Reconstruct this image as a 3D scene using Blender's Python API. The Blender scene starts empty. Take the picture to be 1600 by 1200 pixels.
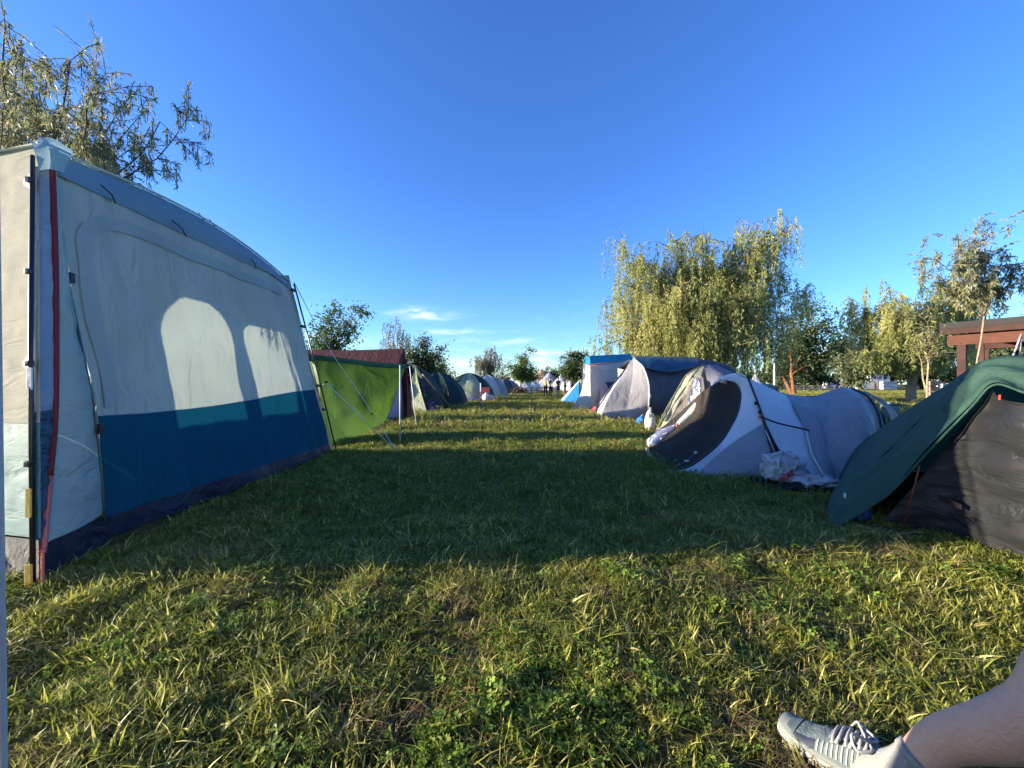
import bpy, bmesh, math, random
import numpy as np
from mathutils import Vector, Matrix, noise

random.seed(7); np.random.seed(7)
sc = bpy.context.scene
COL = sc.collection
R = math.radians

# ------------------------------------------------------------------ camera
F = 610.0          # focal length in pixels of a 1600 px wide frame
H = 1.10           # eye height of somebody sitting in a camp chair
cam_d = bpy.data.cameras.new('camera'); cam = bpy.data.objects.new('camera', cam_d); COL.objects.link(cam)
cam.location = (0, 0, H); cam.rotation_euler = (R(90), 0, 0)
cam_d.sensor_width = 36; cam_d.lens = F / 1600 * 36
cam_d.clip_start = 0.02; cam_d.clip_end = 3000
sc.camera = cam

# ------------------------------------------------------------------ sky, sun, exposure
SUN_EL, SUN_AZ = R(9.8), R(-93.0)          # azimuth measured from +Y towards +X
SKY_STRENGTH, SUN_STRENGTH, EXPOSURE = 0.14, 5.0, 1.70
to_sun = Vector((math.sin(SUN_AZ) * math.cos(SUN_EL), math.cos(SUN_AZ) * math.cos(SUN_EL), math.sin(SUN_EL)))
world = bpy.data.worlds.new('World'); sc.world = world; world.use_nodes = True
wt = world.node_tree; wt.nodes.clear()
def wn(t, **k):
    n = wt.nodes.new(t)
    for a, b in k.items(): setattr(n, a, b)
    return n
def wm(op, a, b=None, c=None):
    n = wn('ShaderNodeMath', operation=op)
    for i, v in enumerate((a, b, c)):
        if v is None: continue
        if isinstance(v, (int, float)): n.inputs[i].default_value = v
        else: wt.links.new(v, n.inputs[i])
    return n.outputs[0]
sky = wn('ShaderNodeTexSky'); sky.sky_type = 'NISHITA'; sky.sun_disc = False
sky.sun_elevation = SUN_EL; sky.sun_rotation = SUN_AZ
sky.altitude = 100; sky.air_density = 1.0; sky.dust_density = 0.3; sky.ozone_density = 5.0
tc = wn('ShaderNodeTexCoord'); sx = wn('ShaderNodeSeparateXYZ'); wt.links.new(tc.outputs['Generated'], sx.inputs[0])
az = wm('ARCTAN2', sx.outputs[0], sx.outputs[1]); el = wm('ARCSINE', sx.outputs[2])
cv = wn('ShaderNodeCombineXYZ'); wt.links.new(wm('MULTIPLY', az, 14.0), cv.inputs[0]); wt.links.new(wm('MULTIPLY', el, 70.0), cv.inputs[1])
nz = wn('ShaderNodeTexNoise'); wt.links.new(cv.outputs[0], nz.inputs['Vector'])
nz.inputs['Scale'].default_value = 1.0; nz.inputs['Detail'].default_value = 7; nz.inputs['Roughness'].default_value = 0.62
nz.inputs['Distortion'].default_value = 0.4
# thin evening clouds low over the horizon, all round, with a few thicker wisps
band = wm('MULTIPLY', wm('SMOOTH_MIN', wm('MULTIPLY', el, 22.0), 1.0, 0.3), wm('POWER', 2.718, wm('MULTIPLY', wm('MULTIPLY', el, el), -70.0)))
thin = wm('MULTIPLY', wm('MAXIMUM', wm('SUBTRACT', nz.outputs[0], 0.50), 0.0), wm('MULTIPLY', band, 2.2))
tot = thin
for (a, e, wa, we, s) in ((-12.9, 9.9, 3.6, .75, 1.0), (-9.6, 7.5, 4.2, .32, .8), (3.9, 3.6, 1.6, 1.0, 1.1), (7.0, 4.6, 4.5, .38, .75),
                          (-1.0, 6.2, 5.5, .35, .45), (-6.5, 3.3, 5.5, .8, .6), (10.5, 2.2, 3.5, .6, .8), (-25, 6.0, 5, .4, .6), (44, 7.5, 6, .5, .5)):
    da = wm('DIVIDE', wm('SUBTRACT', az, R(a)), R(wa)); de = wm('DIVIDE', wm('SUBTRACT', el, R(e)), R(we))
    g = wm('POWER', 2.718, wm('MULTIPLY', wm('ADD', wm('MULTIPLY', da, da), wm('MULTIPLY', de, de)), -1.0))
    g = wm('MULTIPLY', wm('MULTIPLY', g, s), wm('MAXIMUM', wm('MULTIPLY', wm('SUBTRACT', nz.outputs[0], 0.36), 4.2), 0.0))
    tot = wm('ADD', tot, g)
tot = wm('MINIMUM', wm('MAXIMUM', wm('MULTIPLY', tot, 0.42), 0.0), 0.7)
mixw = wn('ShaderNodeMix', data_type='RGBA'); wt.links.new(tot, mixw.inputs[0])
hsv = wn('ShaderNodeHueSaturation'); hsv.inputs['Saturation'].default_value = 1.06; hsv.inputs['Value'].default_value = .97; hsv.inputs['Hue'].default_value = .513; wt.links.new(sky.outputs[0], hsv.inputs['Color']); wt.links.new(hsv.outputs[0], mixw.inputs[6]); mixw.inputs[7].default_value = (4.6, 4.4, 4.8, 1)
bg = wn('ShaderNodeBackground'); wt.links.new(mixw.outputs[2], bg.inputs[0]); bg.inputs[1].default_value = SKY_STRENGTH
wo = wn('ShaderNodeOutputWorld'); wt.links.new(bg.outputs[0], wo.inputs[0])

sun_d = bpy.data.lights.new('sun', 'SUN'); sun = bpy.data.objects.new('sun', sun_d); COL.objects.link(sun)
sun_d.energy = SUN_STRENGTH; sun_d.angle = R(0.53); sun_d.color = (1.0, 0.86, 0.66)
sun.rotation_euler = to_sun.to_track_quat('Z', 'Y').to_euler(); sun.location = (-20, 0, 12)

sc.view_settings.view_transform = 'Standard'; sc.view_settings.look = 'None'
sc.view_settings.exposure = EXPOSURE; sc.view_settings.gamma = 1.0
sc.cycles.max_bounces = 4; sc.cycles.diffuse_bounces = 2; sc.cycles.glossy_bounces = 2; sc.cycles.transmission_bounces = 3; sc.cycles.transparent_max_bounces = 4
sc.cycles.use_adaptive_sampling = True; sc.cycles.adaptive_threshold = 0.03
sc.cycles.use_denoising = True

# ------------------------------------------------------------------ helpers
def P(px, py, Y):
    return Vector(((px - 800) / F * Y, Y, H + (600 - py) / F * Y))
def G(px, py, z=0.0):
    Y = (H - z) * F / (py - 600)
    return Vector(((px - 800) / F * Y, Y, z))
V = lambda x, y, z: Vector((x, y, z))

def attach(o, parent):
    if parent is not None:
        o.parent = parent
        if parent.type == 'EMPTY':
            o.matrix_parent_inverse = Matrix.Translation(-parent.location)
def tag(o, label, cat, group=None, kind=None):
    if label: o['label'] = label
    if cat: o['category'] = cat
    if group: o['group'] = group
    if kind: o['kind'] = kind
    return o
def thing(name, label, cat, loc=(0, 0, 0), group=None):
    o = bpy.data.objects.new(name, None); COL.objects.link(o); o.location = loc; o.empty_display_size = .1
    return tag(o, label, cat, group)
def mk(name, verts, faces, mat, parent=None, smooth=True):
    me = bpy.data.meshes.new(name); me.from_pydata([tuple(v) for v in verts], [], faces); me.update()
    if smooth: me.polygons.foreach_set('use_smooth', [True] * len(me.polygons))
    if mat: me.materials.append(mat)
    o = bpy.data.objects.new(name, me); COL.objects.link(o); attach(o, parent)
    return o

def cr(pts, n, linear=False):
    """resample a polyline to n points with a Catmull-Rom spline"""
    pts = [Vector(p) for p in pts]; m = len(pts)
    if m == 1: return [pts[0].copy() for _ in range(n)]
    out = []
    for i in range(n):
        t = i / (n - 1) * (m - 1); k = min(int(t), m - 2); f = t - k
        p1, p2 = pts[k], pts[k + 1]
        if linear: out.append(p1.lerp(p2, f)); continue
        p0 = pts[k - 1] if k > 0 else 2 * p1 - p2
        p3 = pts[k + 2] if k + 2 < m else 2 * p2 - p1
        out.append(0.5 * ((2 * p1) + (p2 - p0) * f + (2 * p0 - 5 * p1 + 4 * p2 - p3) * f * f + (3 * p1 - p0 - 3 * p2 + p3) * f ** 3))
    return out
def grid_normals(g):
    nv, nu = len(g), len(g[0]); ns = []
    for j in range(nv):
        row = []
        for i in range(nu):
            du = g[j][min(i + 1, nu - 1)] - g[j][max(i - 1, 0)]; dv = g[min(j + 1, nv - 1)][i] - g[max(j - 1, 0)][i]
            n = du.cross(dv); row.append(n.normalized() if n.length > 1e-9 else Vector((0, 0, 1)))
        ns.append(row)
    return ns
def loft(name, curves, mat, parent=None, nu=26, nv=14, wr=0.0, wf=(4, 4, 4), lin=False, edge=True, disp=None, keep=None, linv=False):
    """cloth panel through a family of curves; wr = depth of slack wrinkles, wf their frequency per metre"""
    cs = [cr(c, nu, lin) for c in curves]
    cols = [cr([c[i] for c in cs], nv, linv) for i in range(nu)]
    g = [[cols[i][j] for i in range(nu)] for j in range(nv)]
    if wr or disp:
        ns = grid_normals(g); sd = random.uniform(0, 50)
        for j in range(nv):
            for i in range(nu):
                u, v = i / (nu - 1), j / (nv - 1); p = g[j][i]; d = 0
                if wr:
                    q = Vector((p.x * wf[0] + sd, p.y * wf[1], p.z * wf[2]))
                    d = wr * (noise.noise(q) + .5 * noise.noise(q * 2.3) + .35 * (1 - 2 * abs(noise.noise(q * 1.6 + Vector((9, 9, 9))))))
                    if edge: d *= min(1, 6 * min(u, 1 - u, v, 1 - v) + .08)
                if disp: d += disp(u, v)
                g[j][i] = p + ns[j][i] * d
    verts = [p for row in g for p in row]
    faces = []
    for j in range(nv - 1):
        for i in range(nu - 1):
            if keep and not keep((i + .5) / (nu - 1), (j + .5) / (nv - 1)): continue
            faces.append((j * nu + i, j * nu + i + 1, (j + 1) * nu + i + 1, (j + 1) * nu + i))
    return mk(name, verts, faces, mat, parent)
def tube_data(pts, rad, sides=8, caps=True):
    pts = [Vector(p) for p in pts]; n = len(pts)
    rad = [rad] * n if isinstance(rad, (int, float)) else list(rad)
    vs, fs = [], []; up = None
    for i, p in enumerate(pts):
        d = (pts[min(i + 1, n - 1)] - pts[max(i - 1, 0)]).normalized()
        if up is None: up = d.orthogonal().normalized()
        a = (up - d * up.dot(d)); a = a.normalized() if a.length > 1e-6 else d.orthogonal().normalized()
        up = a; b = d.cross(a)
        for k in range(sides):
            t = 2 * math.pi * k / sides
            vs.append(p + (a * math.cos(t) + b * math.sin(t)) * rad[i])
    for i in range(n - 1):
        for k in range(sides):
            fs.append((i * sides + k, i * sides + (k + 1) % sides, (i + 1) * sides + (k + 1) % sides, (i + 1) * sides + k))
    if caps:
        fs.append(tuple(range(sides - 1, -1, -1))); fs.append(tuple((n - 1) * sides + k for k in range(sides)))
    return vs, fs
def tube(name, pts, rad, mat, parent=None, sides=8):
    vs, fs = tube_data(pts, rad, sides); return mk(name, vs, fs, mat, parent)
def tubes(name, lst, mat, parent=None, sides=6):
    vs, fs = [], []
    for pts, rad in lst:
        a, b = tube_data(pts, rad, sides); o = len(vs); vs += a; fs += [tuple(i + o for i in f) for f in b]
    return mk(name, vs, fs, mat, parent)
def box(name, c, s, mat, parent=None, rz=0.0, bev=0.01, rx=0.0):
    bm = bmesh.new(); bmesh.ops.create_cube(bm, size=1.0)
    for v in bm.verts: v.co = Vector((v.co.x * s[0], v.co.y * s[1], v.co.z * s[2]))
    if bev: bmesh.ops.bevel(bm, geom=list(bm.edges), offset=min(bev, min(s) * .3), segments=2, affect='EDGES', profile=.7)
    bmesh.ops.transform(bm, matrix=Matrix.Translation(c) @ Matrix.Rotation(rz, 4, 'Z') @ Matrix.Rotation(rx, 4, 'X'), verts=bm.verts)
    me = bpy.data.meshes.new(name); bm.to_mesh(me); bm.free()
    if mat: me.materials.append(mat)
    o = bpy.data.objects.new(name, me); COL.objects.link(o); attach(o, parent); return o
def blob(name, c, s, mat, parent=None, rough=.2, fr=4.0, seed=0, rz=0.0, sub=3, flat=True):
    """a lumpy closed body: bag, bundle, stone"""
    bm = bmesh.new(); bmesh.ops.create_icosphere(bm, subdivisions=sub, radius=1.0)
    rot = Matrix.Rotation(rz, 3, 'Z')
    for v in bm.verts:
        n = v.co.normalized(); q = n * fr * .5 + Vector((seed * 7.1, 0, 0))
        k = 1 + rough * (noise.noise(q) + .6 * noise.noise(q * 2.4) - .5 * abs(noise.noise(q * 1.7)))
        p = Vector((n.x * s[0], n.y * s[1], n.z * s[2])) * k
        if flat and p.z < -s[2] * .75: p.z = -s[2] * .75
        v.co = rot @ p + Vector(c)
    me = bpy.data.meshes.new(name); bm.to_mesh(me); bm.free()
    me.polygons.foreach_set('use_smooth', [True] * len(me.polygons)); me.materials.append(mat)
    o = bpy.data.objects.new(name, me); COL.objects.link(o); attach(o, parent); return o

# ------------------------------------------------------------------ materials
MATS = {}
def nmat(name):
    m = bpy.data.materials.new(name); m.use_nodes = True; m.node_tree.nodes.clear(); return m, m.node_tree
def nn(t, kind, **k):
    n = t.nodes.new(kind)
    for a, b in k.items(): setattr(n, a, b)
    return n
def rgba(c): return (c[0], c[1], c[2], 1)
def fabric(name, col, trans=.28, rough=.6, bump=.35, scale=5.0, aniso=(1, 1, 1), spec=.35, metal=0.0, dirt=.12, tcol=None, crease=.5):
    if name in MATS: return MATS[name]
    m, t = nmat(name); L = t.links.new
    tcn = nn(t, 'ShaderNodeTexCoord'); mp = nn(t, 'ShaderNodeMapping'); mp.inputs['Scale'].default_value = aniso
    L(tcn.outputs['Object'], mp.inputs[0])
    n1 = nn(t, 'ShaderNodeTexNoise'); n1.inputs['Scale'].default_value = scale; n1.inputs['Detail'].default_value = 6
    n1.inputs['Distortion'].default_value = 1.2; L(mp.outputs[0], n1.inputs['Vector'])
    sb = nn(t, 'ShaderNodeMath', operation='SUBTRACT'); sb.inputs[1].default_value = .5; L(n1.outputs[0], sb.inputs[0])
    ab = nn(t, 'ShaderNodeMath', operation='ABSOLUTE'); L(sb.outputs[0], ab.inputs[0])
    ms = nn(t, 'ShaderNodeMath', operation='MULTIPLY'); L(ab.outputs[0], ms.inputs[0]); ms.inputs[1].default_value = -crease
    ad = nn(t, 'ShaderNodeMath', operation='ADD'); L(ms.outputs[0], ad.inputs[0]); L(n1.outputs[0], ad.inputs[1])
    n2 = nn(t, 'ShaderNodeTexNoise'); n2.inputs['Scale'].default_value = scale * 7; n2.inputs['Detail'].default_value = 3; L(mp.outputs[0], n2.inputs['Vector'])
    ma = nn(t, 'ShaderNodeMath', operation='MULTIPLY_ADD'); L(n2.outputs[0], ma.inputs[0]); ma.inputs[1].default_value = .08; L(ad.outputs[0], ma.inputs[2])
    bp = nn(t, 'ShaderNodeBump'); bp.inputs['Strength'].default_value = bump; bp.inputs['Distance'].default_value = .06
    L(ma.outputs[0], bp.inputs['Height'])
    n3 = nn(t, 'ShaderNodeTexNoise'); n3.inputs['Scale'].default_value = 1.7; n3.inputs['Detail'].default_value = 8; L(tcn.outputs['Object'], n3.inputs['Vector'])
    rp = nn(t, 'ShaderNodeValToRGB'); rp.color_ramp.elements[0].position = .3; rp.color_ramp.elements[1].position = .7
    rp.color_ramp.elements[0].color = rgba([c * (1 - dirt) for c in col]); rp.color_ramp.elements[1].color = rgba([min(1, c * (1 + dirt * .5)) for c in col])
    L(n3.outputs[0], rp.inputs[0])
    pb = nn(t, 'ShaderNodeBsdfPrincipled'); L(rp.outputs[0], pb.inputs['Base Color']); pb.inputs['Roughness'].default_value = rough
    pb.inputs['Specular IOR Level'].default_value = spec; pb.inputs['Metallic'].default_value = metal; L(bp.outputs[0], pb.inputs['Normal'])
    out = nn(t, 'ShaderNodeOutputMaterial')
    if trans > 0:
        tb = nn(t, 'ShaderNodeBsdfTranslucent'); L(bp.outputs[0], tb.inputs['Normal'])
        if tcol: tb.inputs['Color'].default_value = rgba(tcol)
        else: L(rp.outputs[0], tb.inputs['Color'])
        mx = nn(t, 'ShaderNodeMixShader'); mx.inputs[0].default_value = trans; L(pb.outputs[0], mx.inputs[1]); L(tb.outputs[0], mx.inputs[2]); L(mx.outputs[0], out.inputs[0])
    else: L(pb.outputs[0], out.inputs[0])
    MATS[name] = m; return m
def plain(name, col, rough=.5, metal=0.0, spec=.4, var=.12, scale=12, bump=.1):
    return fabric(name, col, 0, rough, bump, scale, spec=spec, metal=metal, dirt=var)
def wood(name, col, rough=.7):
    m = fabric(name, col, 0, rough, .3, 6, aniso=(1, 1, 9), spec=.25, dirt=.45); return m
def foliage(name, c1, c2, c3=None, trans=.38, rough=.5, spec=.35):
    if name in MATS: return MATS[name]
    m, t = nmat(name); L = t.links.new
    at = nn(t, 'ShaderNodeAttribute'); at.attribute_name = 'tint'
    rp = nn(t, 'ShaderNodeValToRGB'); e = rp.color_ramp.elements; e[0].color = rgba(c1); e[1].color = rgba(c2); e[0].position = .1; e[1].position = .8
    if c3: k = e.new(1.0); k.color = rgba(c3)
    oi = nn(t, 'ShaderNodeObjectInfo'); hs = nn(t, 'ShaderNodeHueSaturation')
    L(at.outputs['Fac'], rp.inputs[0]); L(rp.outputs[0], hs.inputs['Color'])
    mr = nn(t, 'ShaderNodeMapRange'); mr.inputs['To Min'].default_value = .72; mr.inputs['To Max'].default_value = 1.28; L(oi.outputs['Random'], mr.inputs[0]); L(mr.outputs[0], hs.inputs['Value'])
    pb = nn(t, 'ShaderNodeBsdfPrincipled'); L(hs.outputs[0], pb.inputs['Base Color']); pb.inputs['Roughness'].default_value = rough; pb.inputs['Specular IOR Level'].default_value = spec
    tb = nn(t, 'ShaderNodeBsdfTranslucent'); L(hs.outputs[0], tb.inputs[0])
    mx = nn(t, 'ShaderNodeMixShader'); mx.inputs[0].default_value = trans; L(pb.outputs[0], mx.inputs[1]); L(tb.outputs[0], mx.inputs[2])
    out = nn(t, 'ShaderNodeOutputMaterial'); L(mx.outputs[0], out.inputs[0]); MATS[name] = m; return m

black = plain('black_pole', (.012, .012, .014), .35, spec=.5)
white_pole = plain('white_pole', (.72, .72, .68), .4)
cord_m = plain('cord', (.62, .63, .55), .8)
dark_cord = plain('dark_cord', (.02, .02, .025), .8)
bark = fabric('bark', (.16, .115, .08), 0, .9, .9, 9, aniso=(3, 3, .7), spec=.15, dirt=.5)
pale_bark = fabric('pale_bark', (.34, .27, .18), 0, .9, .9, 9, aniso=(3, 3, .7), spec=.15, dirt=.4)

# ------------------------------------------------------------------ ground
def ground_material():
    m, t = nmat('lawn_soil'); L = t.links.new
    tcn = nn(t, 'ShaderNodeTexCoord')
    def no(s, d=8, r=.6):
        n = nn(t, 'ShaderNodeTexNoise'); n.inputs['Scale'].default_value = s; n.inputs['Detail'].default_value = d; n.inputs['Roughness'].default_value = r
        L(tcn.outputs['Object'], n.inputs['Vector']); return n.outputs[0]
    a, b, c = no(.35), no(3.0), no(28.0, 6, .7)
    r1 = nn(t, 'ShaderNodeValToRGB'); r1.color_ramp.elements[0].color = (.022, .028, .010, 1); r1.color_ramp.elements[1].color = (.070, .070, .026, 1)
    r1.color_ramp.elements[0].position = .3; r1.color_ramp.elements[1].position = .72; L(c, r1.inputs[0])
    r2 = nn(t, 'ShaderNodeValToRGB'); r2.color_ramp.elements[0].color = (.060, .085, .020, 1); r2.color_ramp.elements[1].color = (.15, .135, .055, 1)
    r2.color_ramp.elements[0].position = .35; r2.color_ramp.elements[1].position = .7; L(b, r2.inputs[0])
    mx = nn(t, 'ShaderNodeMix', data_type='RGBA'); L(a, mx.inputs[0]); L(r1.outputs[0], mx.inputs[6]); L(r2.outputs[0], mx.inputs[7])
    pb = nn(t, 'ShaderNodeBsdfPrincipled'); L(mx.outputs[2], pb.inputs['Base Color']); pb.inputs['Roughness'].default_value = .95; pb.inputs['Specular IOR Level'].default_value = .1
    bp = nn(t, 'ShaderNodeBump'); bp.inputs['Strength'].default_value = .9; bp.inputs['Distance'].default_value = .05; L(c, bp.inputs['Height']); L(bp.outputs[0], pb.inputs['Normal'])
    out = nn(t, 'ShaderNodeOutputMaterial'); L(pb.outputs[0], out.inputs[0]); return m
def ground_z(x, y):
    return (.022 * noise.noise(Vector((x * .9, y * .9, 3.3))) + .030 * noise.noise(Vector((x * 2.4, y * 2.4, 8.1)))) * min(1.0, math.hypot(x - 1.0, y - 1.1) * 1.6)
def build_ground():
    # fine undulating middle, long skirts to the horizon
    xs = [-900, -300, -120, -60, -30, -18] + [-11.7 + i * .3 for i in range(22)] + [i * .12 for i in range(-42, 43)] + [5.4 + i * .3 for i in range(22)] + [18, 30, 60, 120, 300, 900]
    ys = [-300, -60, -20, -6] + [i * .25 for i in range(-8, 2)] + [.5 + i * .11 for i in range(48)] + [5.75 + i * .25 for i in range(37)] + [17, 20, 25, 32, 45, 70, 120, 300, 1200]
    vs = [(x, y, ground_z(x, y) if abs(x) < 12 and -2 < y < 15 else 0) for y in ys for x in xs]; w = len(xs)
    fs = [(j * w + i, j * w + i + 1, (j + 1) * w + i + 1, (j + 1) * w + i) for j in range(len(ys) - 1) for i in range(w - 1)]
    g = mk('ground', vs, fs, ground_material()); g['kind'] = 'structure'
build_ground()

# ================================================================== big shelter tent (left)
cream = fabric('cream_cloth_shade_tint', (.37, .43, .385), .22, .6, .9, 3.0, aniso=(1.6, 1.6, .45), spec=.4)  # cream cloth tinted cool, the front wall's shade put into its colour
cream_side = fabric('cream_cloth_sun_tint', (.40, .385, .30), .10, .8, .22, 2.6, aniso=(.8, 1, 3.2), spec=.05, crease=.5)  # same cream tinted warm, the low sun put into its colour
teal_side = fabric('teal_side_cloth', (.11, .23, .225), .08, .7, .25, 2.6, aniso=(.8, 1, 2.6), spec=.35, crease=.8)
roof_cl = fabric('roof_cloth', (.42, .54, .48), .22, .5, .2, 3, spec=.4)
blue_cl = fabric('blue_cloth', (.003, .066, .118), .12, .8, .6, 2.6, aniso=(1.4, 1.4, .5), spec=.08, tcol=(.006, .10, .16))
navy_cl = fabric('navy_cloth', (.006, .011, .032), .03, .5, .6, 5, spec=.4)
mud_cl = fabric('mud_skirt', (.10, .10, .10), .05, .8, .8, 7, spec=.35, crease=1.0)
strip_cl = fabric('corner_cloth', (.22, .29, .36), .06, .5, .5, 6, aniso=(1, 1, 2), spec=.4)
red_pipe = fabric('red_piping', (.16, .012, .018), 0, .6, .3, 20)
pink_pipe = fabric('pink_piping', (.55, .14, .10), 0, .6, .3, 20)

N0, F0 = V(-2.57, 2.13, 0), V(-2.75, 6.02, 0)
N1, F1 = V(-3.15, 2.60, 2.60), V(-3.20, 5.60, 2.56)
NB0, FB0 = V(-5.95, 2.75, 0), V(-6.05, 5.78, 0)
NB1, FB1 = V(-5.45, 3.0, 2.55), V(-5.45, 5.48, 2.55)
bt = thing('shelter_tent', 'tall cream and blue shelter tent at the left edge, with long closed front wall', 'tent', (-4.2, 4.1, 0))
DTL, DTR, DBR, DBL = V(-3.12, 2.66, 2.55), V(-3.20, 5.56, 2.56), V(-2.76, 5.99, .03), V(-2.80, 2.70, .03)
VB = .335                                     # share of the wall that is blue
def door_pt(u, v):                            # u along the wall from the near end, v up
    p = DBL.lerp(DBR, u).lerp(DTL.lerp(DTR, u), v)
    slack = math.sin(math.pi * min(1, u * 1.02)) * math.sin(math.pi * v)
    out = -.06 * slack + .07 * (1 - u) ** 3 * math.sin(math.pi * min(1, v * 1.25)) * (1 - v)
    folds = .016 * math.sin(u * 46 + 3 * noise.noise(V(u * 3, v * 2, 1)) + v * 4 * (u - .5)) * (.25 + .75 * max(0, noise.noise(V(u * 5, v * .8, 4)) + .4)) * min(1, 9 * min(u, 1 - u))
    folds *= 1 - v ** 10
    folds += .02 * (1 - v ** 10) * noise.noise(V(u * 7, v * 4, 9)) + .008 * noise.noise(V(u * 22, v * 9, 2))
    low = .05 * noise.noise(V(u * 9, v * 6, 5)) * max(0, 1 - v * 5)
    return p + V(1, 0, .15) * (out + folds * 1.5 + low)
def door_piece(name, u0, u1, v0, v1, nu, nv, mat, off=0.0, parent=bt, vf=None):
    vs = []
    for j in range(nv):
        for i in range(nu):
            u = u0 + (u1 - u0) * i / (nu - 1); v = v0 + (v1 - v0) * j / (nv - 1)
            if vf: v = vf(u, j / (nv - 1))
            vs.append(door_pt(u, v) + V(off, 0, 0))
    fs = [(j * nu + i, j * nu + i + 1, (j + 1) * nu + i + 1, (j + 1) * nu + i) for j in range(nv - 1) for i in range(nu - 1)]
    return mk(name, vs, fs, mat, parent)
seam_v = lambda u: VB + .045 * u - .012 * math.sin(u * 5)
dw = door_piece('front_wall', 0, 1, 0, 1, 110, 50, cream, vf=lambda u, t: seam_v(u) + (1 - seam_v(u)) * t)
db = door_piece('front_wall_band', 0, 1, 0, 1, 110, 30, blue_cl, vf=lambda u, t: .035 + (seam_v(u) - .035) * t)
db['label'] = 'deep blue lower band of the front wall'
sk = door_piece('skirt', 0, 1, 0, .06, 70, 5, navy_cl, off=.006)
# strip tinted darker to paint the shadow and double layer of the window cover
arch_shade_m = fabric('arch_shade_cloth', (.33, .39, .365), .20, .6, .2, 6)
arch = []
for k in range(15): arch.append((.035 + .004 * math.sin(k * .5), .355 + k * .0316))
for k in range(1, 9): a = math.pi - k * math.pi / 16; arch.append((.165 + .13 * math.cos(a), .80 + .125 * math.sin(a)))
for k in range(1, 24): arch.append((.165 + k * .0325, .925 + .003 * math.sin(k * .7)))
vs, fs = [], []
for i, (u, v) in enumerate(arch):
    a0, a1 = arch[max(i - 1, 0)], arch[min(i + 1, len(arch) - 1)]
    d = Vector(((a1[0] - a0[0]) * 3.1, (a1[1] - a0[1]) * 2.55)); d.normalize(); n = Vector((-d.y, d.x))
    for s in (-1, 1):
        vs.append(door_pt(u + s * n.x * .05 / 3.1, v + s * n.y * .05 / 2.55) + V(.012, 0, 0))
    if i: fs.append((2 * i - 2, 2 * i - 1, 2 * i + 1, 2 * i))
mk('window_arch_shade', vs, fs, arch_shade_m, dw)
tube('band_seam', [door_pt(k / 60, seam_v(k / 60)) + V(.004, 0, 0) for k in range(61)], .005, strip_cl, dw, 5)
# valance and roof
def eave(u):  # u 0 near .. 1 far, arched outer edge of the roof
    p = N1.lerp(F1, u); return V(p.x - .02, p.y, p.z + .22 * math.sin(math.pi * (u * .93 + .07)) ** .8 + .03 * max(0, 1 - u * 7))
eav = [eave(i / 40) for i in range(41)]
loft('valance', [[V(-3.10, 2.62, 2.53), V(-3.15, 4.1, 2.535), V(-3.19, 5.58, 2.545)], [e + V(.045, 0, -.12) for e in eav[::4]], eav[::4]], fabric('valance_cloth', (.15, .24, .30), .06, .55, .15, 3), bt, 50, 10, wr=.004)
beav = [V(-5.45, 2.98 + (5.48 - 2.98) * i / 40, e.z) for i, e in enumerate(eav)]
def roofc(t):
    return [eav[i].lerp(beav[i], t) + V(0, 0, .07 * min(1, i / 8) * math.sin(math.pi * t) ** .5) for i in range(0, 41, 4)]
loft('roof', [roofc(t) for t in (0, .04, .15, .3, .5, .7, .85, 1)], roof_cl, bt, 42, 26, wr=.006)
tube('roof_edge_cord', [e + V(.01, 0, .012) for e in eav], .011, roof_cl, bt, 6)
for u in (.48, .53): tube('roof_seam', [eave(u) + V(.004, 0, .0), eave(u) + V(-.06, .01, .075)], .006, black, bt, 5)
# hood that caps the near corner
loft('corner_hood', [[V(-3.10, 2.56, 2.50), V(-3.13, 2.56, 2.62), V(-3.20, 2.60, 2.71)], [V(-3.07, 2.60, 2.53), V(-3.09, 2.62, 2.70), V(-3.15, 2.66, 2.78)],
                     [V(-3.10, 2.70, 2.56), V(-3.12, 2.77, 2.74), V(-3.18, 2.84, 2.79)]], fabric('hood_cloth', (.34, .48, .48), .2, .5, .2, 4), bt, 12, 12)
# near side wall: cream above, teal below, muddy skirt
def side(name, z0, z1, mat, nv, wr, off=0):
    def c(t):
        a, b = N0.lerp(N1, t), NB0.lerp(NB1, t)
        return [a.lerp(b, k / 5) + V(0, off + .03 * math.sin(math.pi * k / 5), 0) for k in range(6)]
    return loft(name, [c(z0 / 2.6 + (z1 - z0) / 2.6 * k / 4) for k in range(5)], mat, bt, 90, nv, wr=wr, wf=(5, 5, 7))
side('side_wall', .87, 2.73, cream_side, 46, .007); side('side_wall_band', .24, .865, teal_side, 26, .012); side('side_skirt', .0, .235, mud_cl, 10, .03, -.01)
# back wall with two window openings, far wall
def bkeep(u, v):
    y, z = NB0.y + (FB0.y - NB0.y) * u, v * 2.55
    def rr(y0, y1, z0, z1, r):
        if not (y0 < y < y1 and z0 < z < z1): return False
        cy = min(max(y, y0 + r), y1 - r); cz = min(z, z1 - r)
        return (y - cy) ** 2 + (z - cz) ** 2 <= r * r
    return not (rr(3.14, 4.18, 1.22, 2.14, .34) or rr(4.42, 5.45, 1.22, 2.05, .14))
loft('back_wall', [[NB0, FB0], [NB0.lerp(NB1, .5), FB0.lerp(FB1, .5)], [NB1 + V(0, 0, .3), FB1 + V(0, 0, .3)]], cream, bt, 300, 190, keep=bkeep)
loft('far_wall', [[F0, FB0], [F0.lerp(F1, .5), FB0.lerp(FB1, .5)], [F1 + V(0, 0, .1), FB1 + V(0, 0, .1)]], cream, bt, 20, 12, wr=.01)
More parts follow.
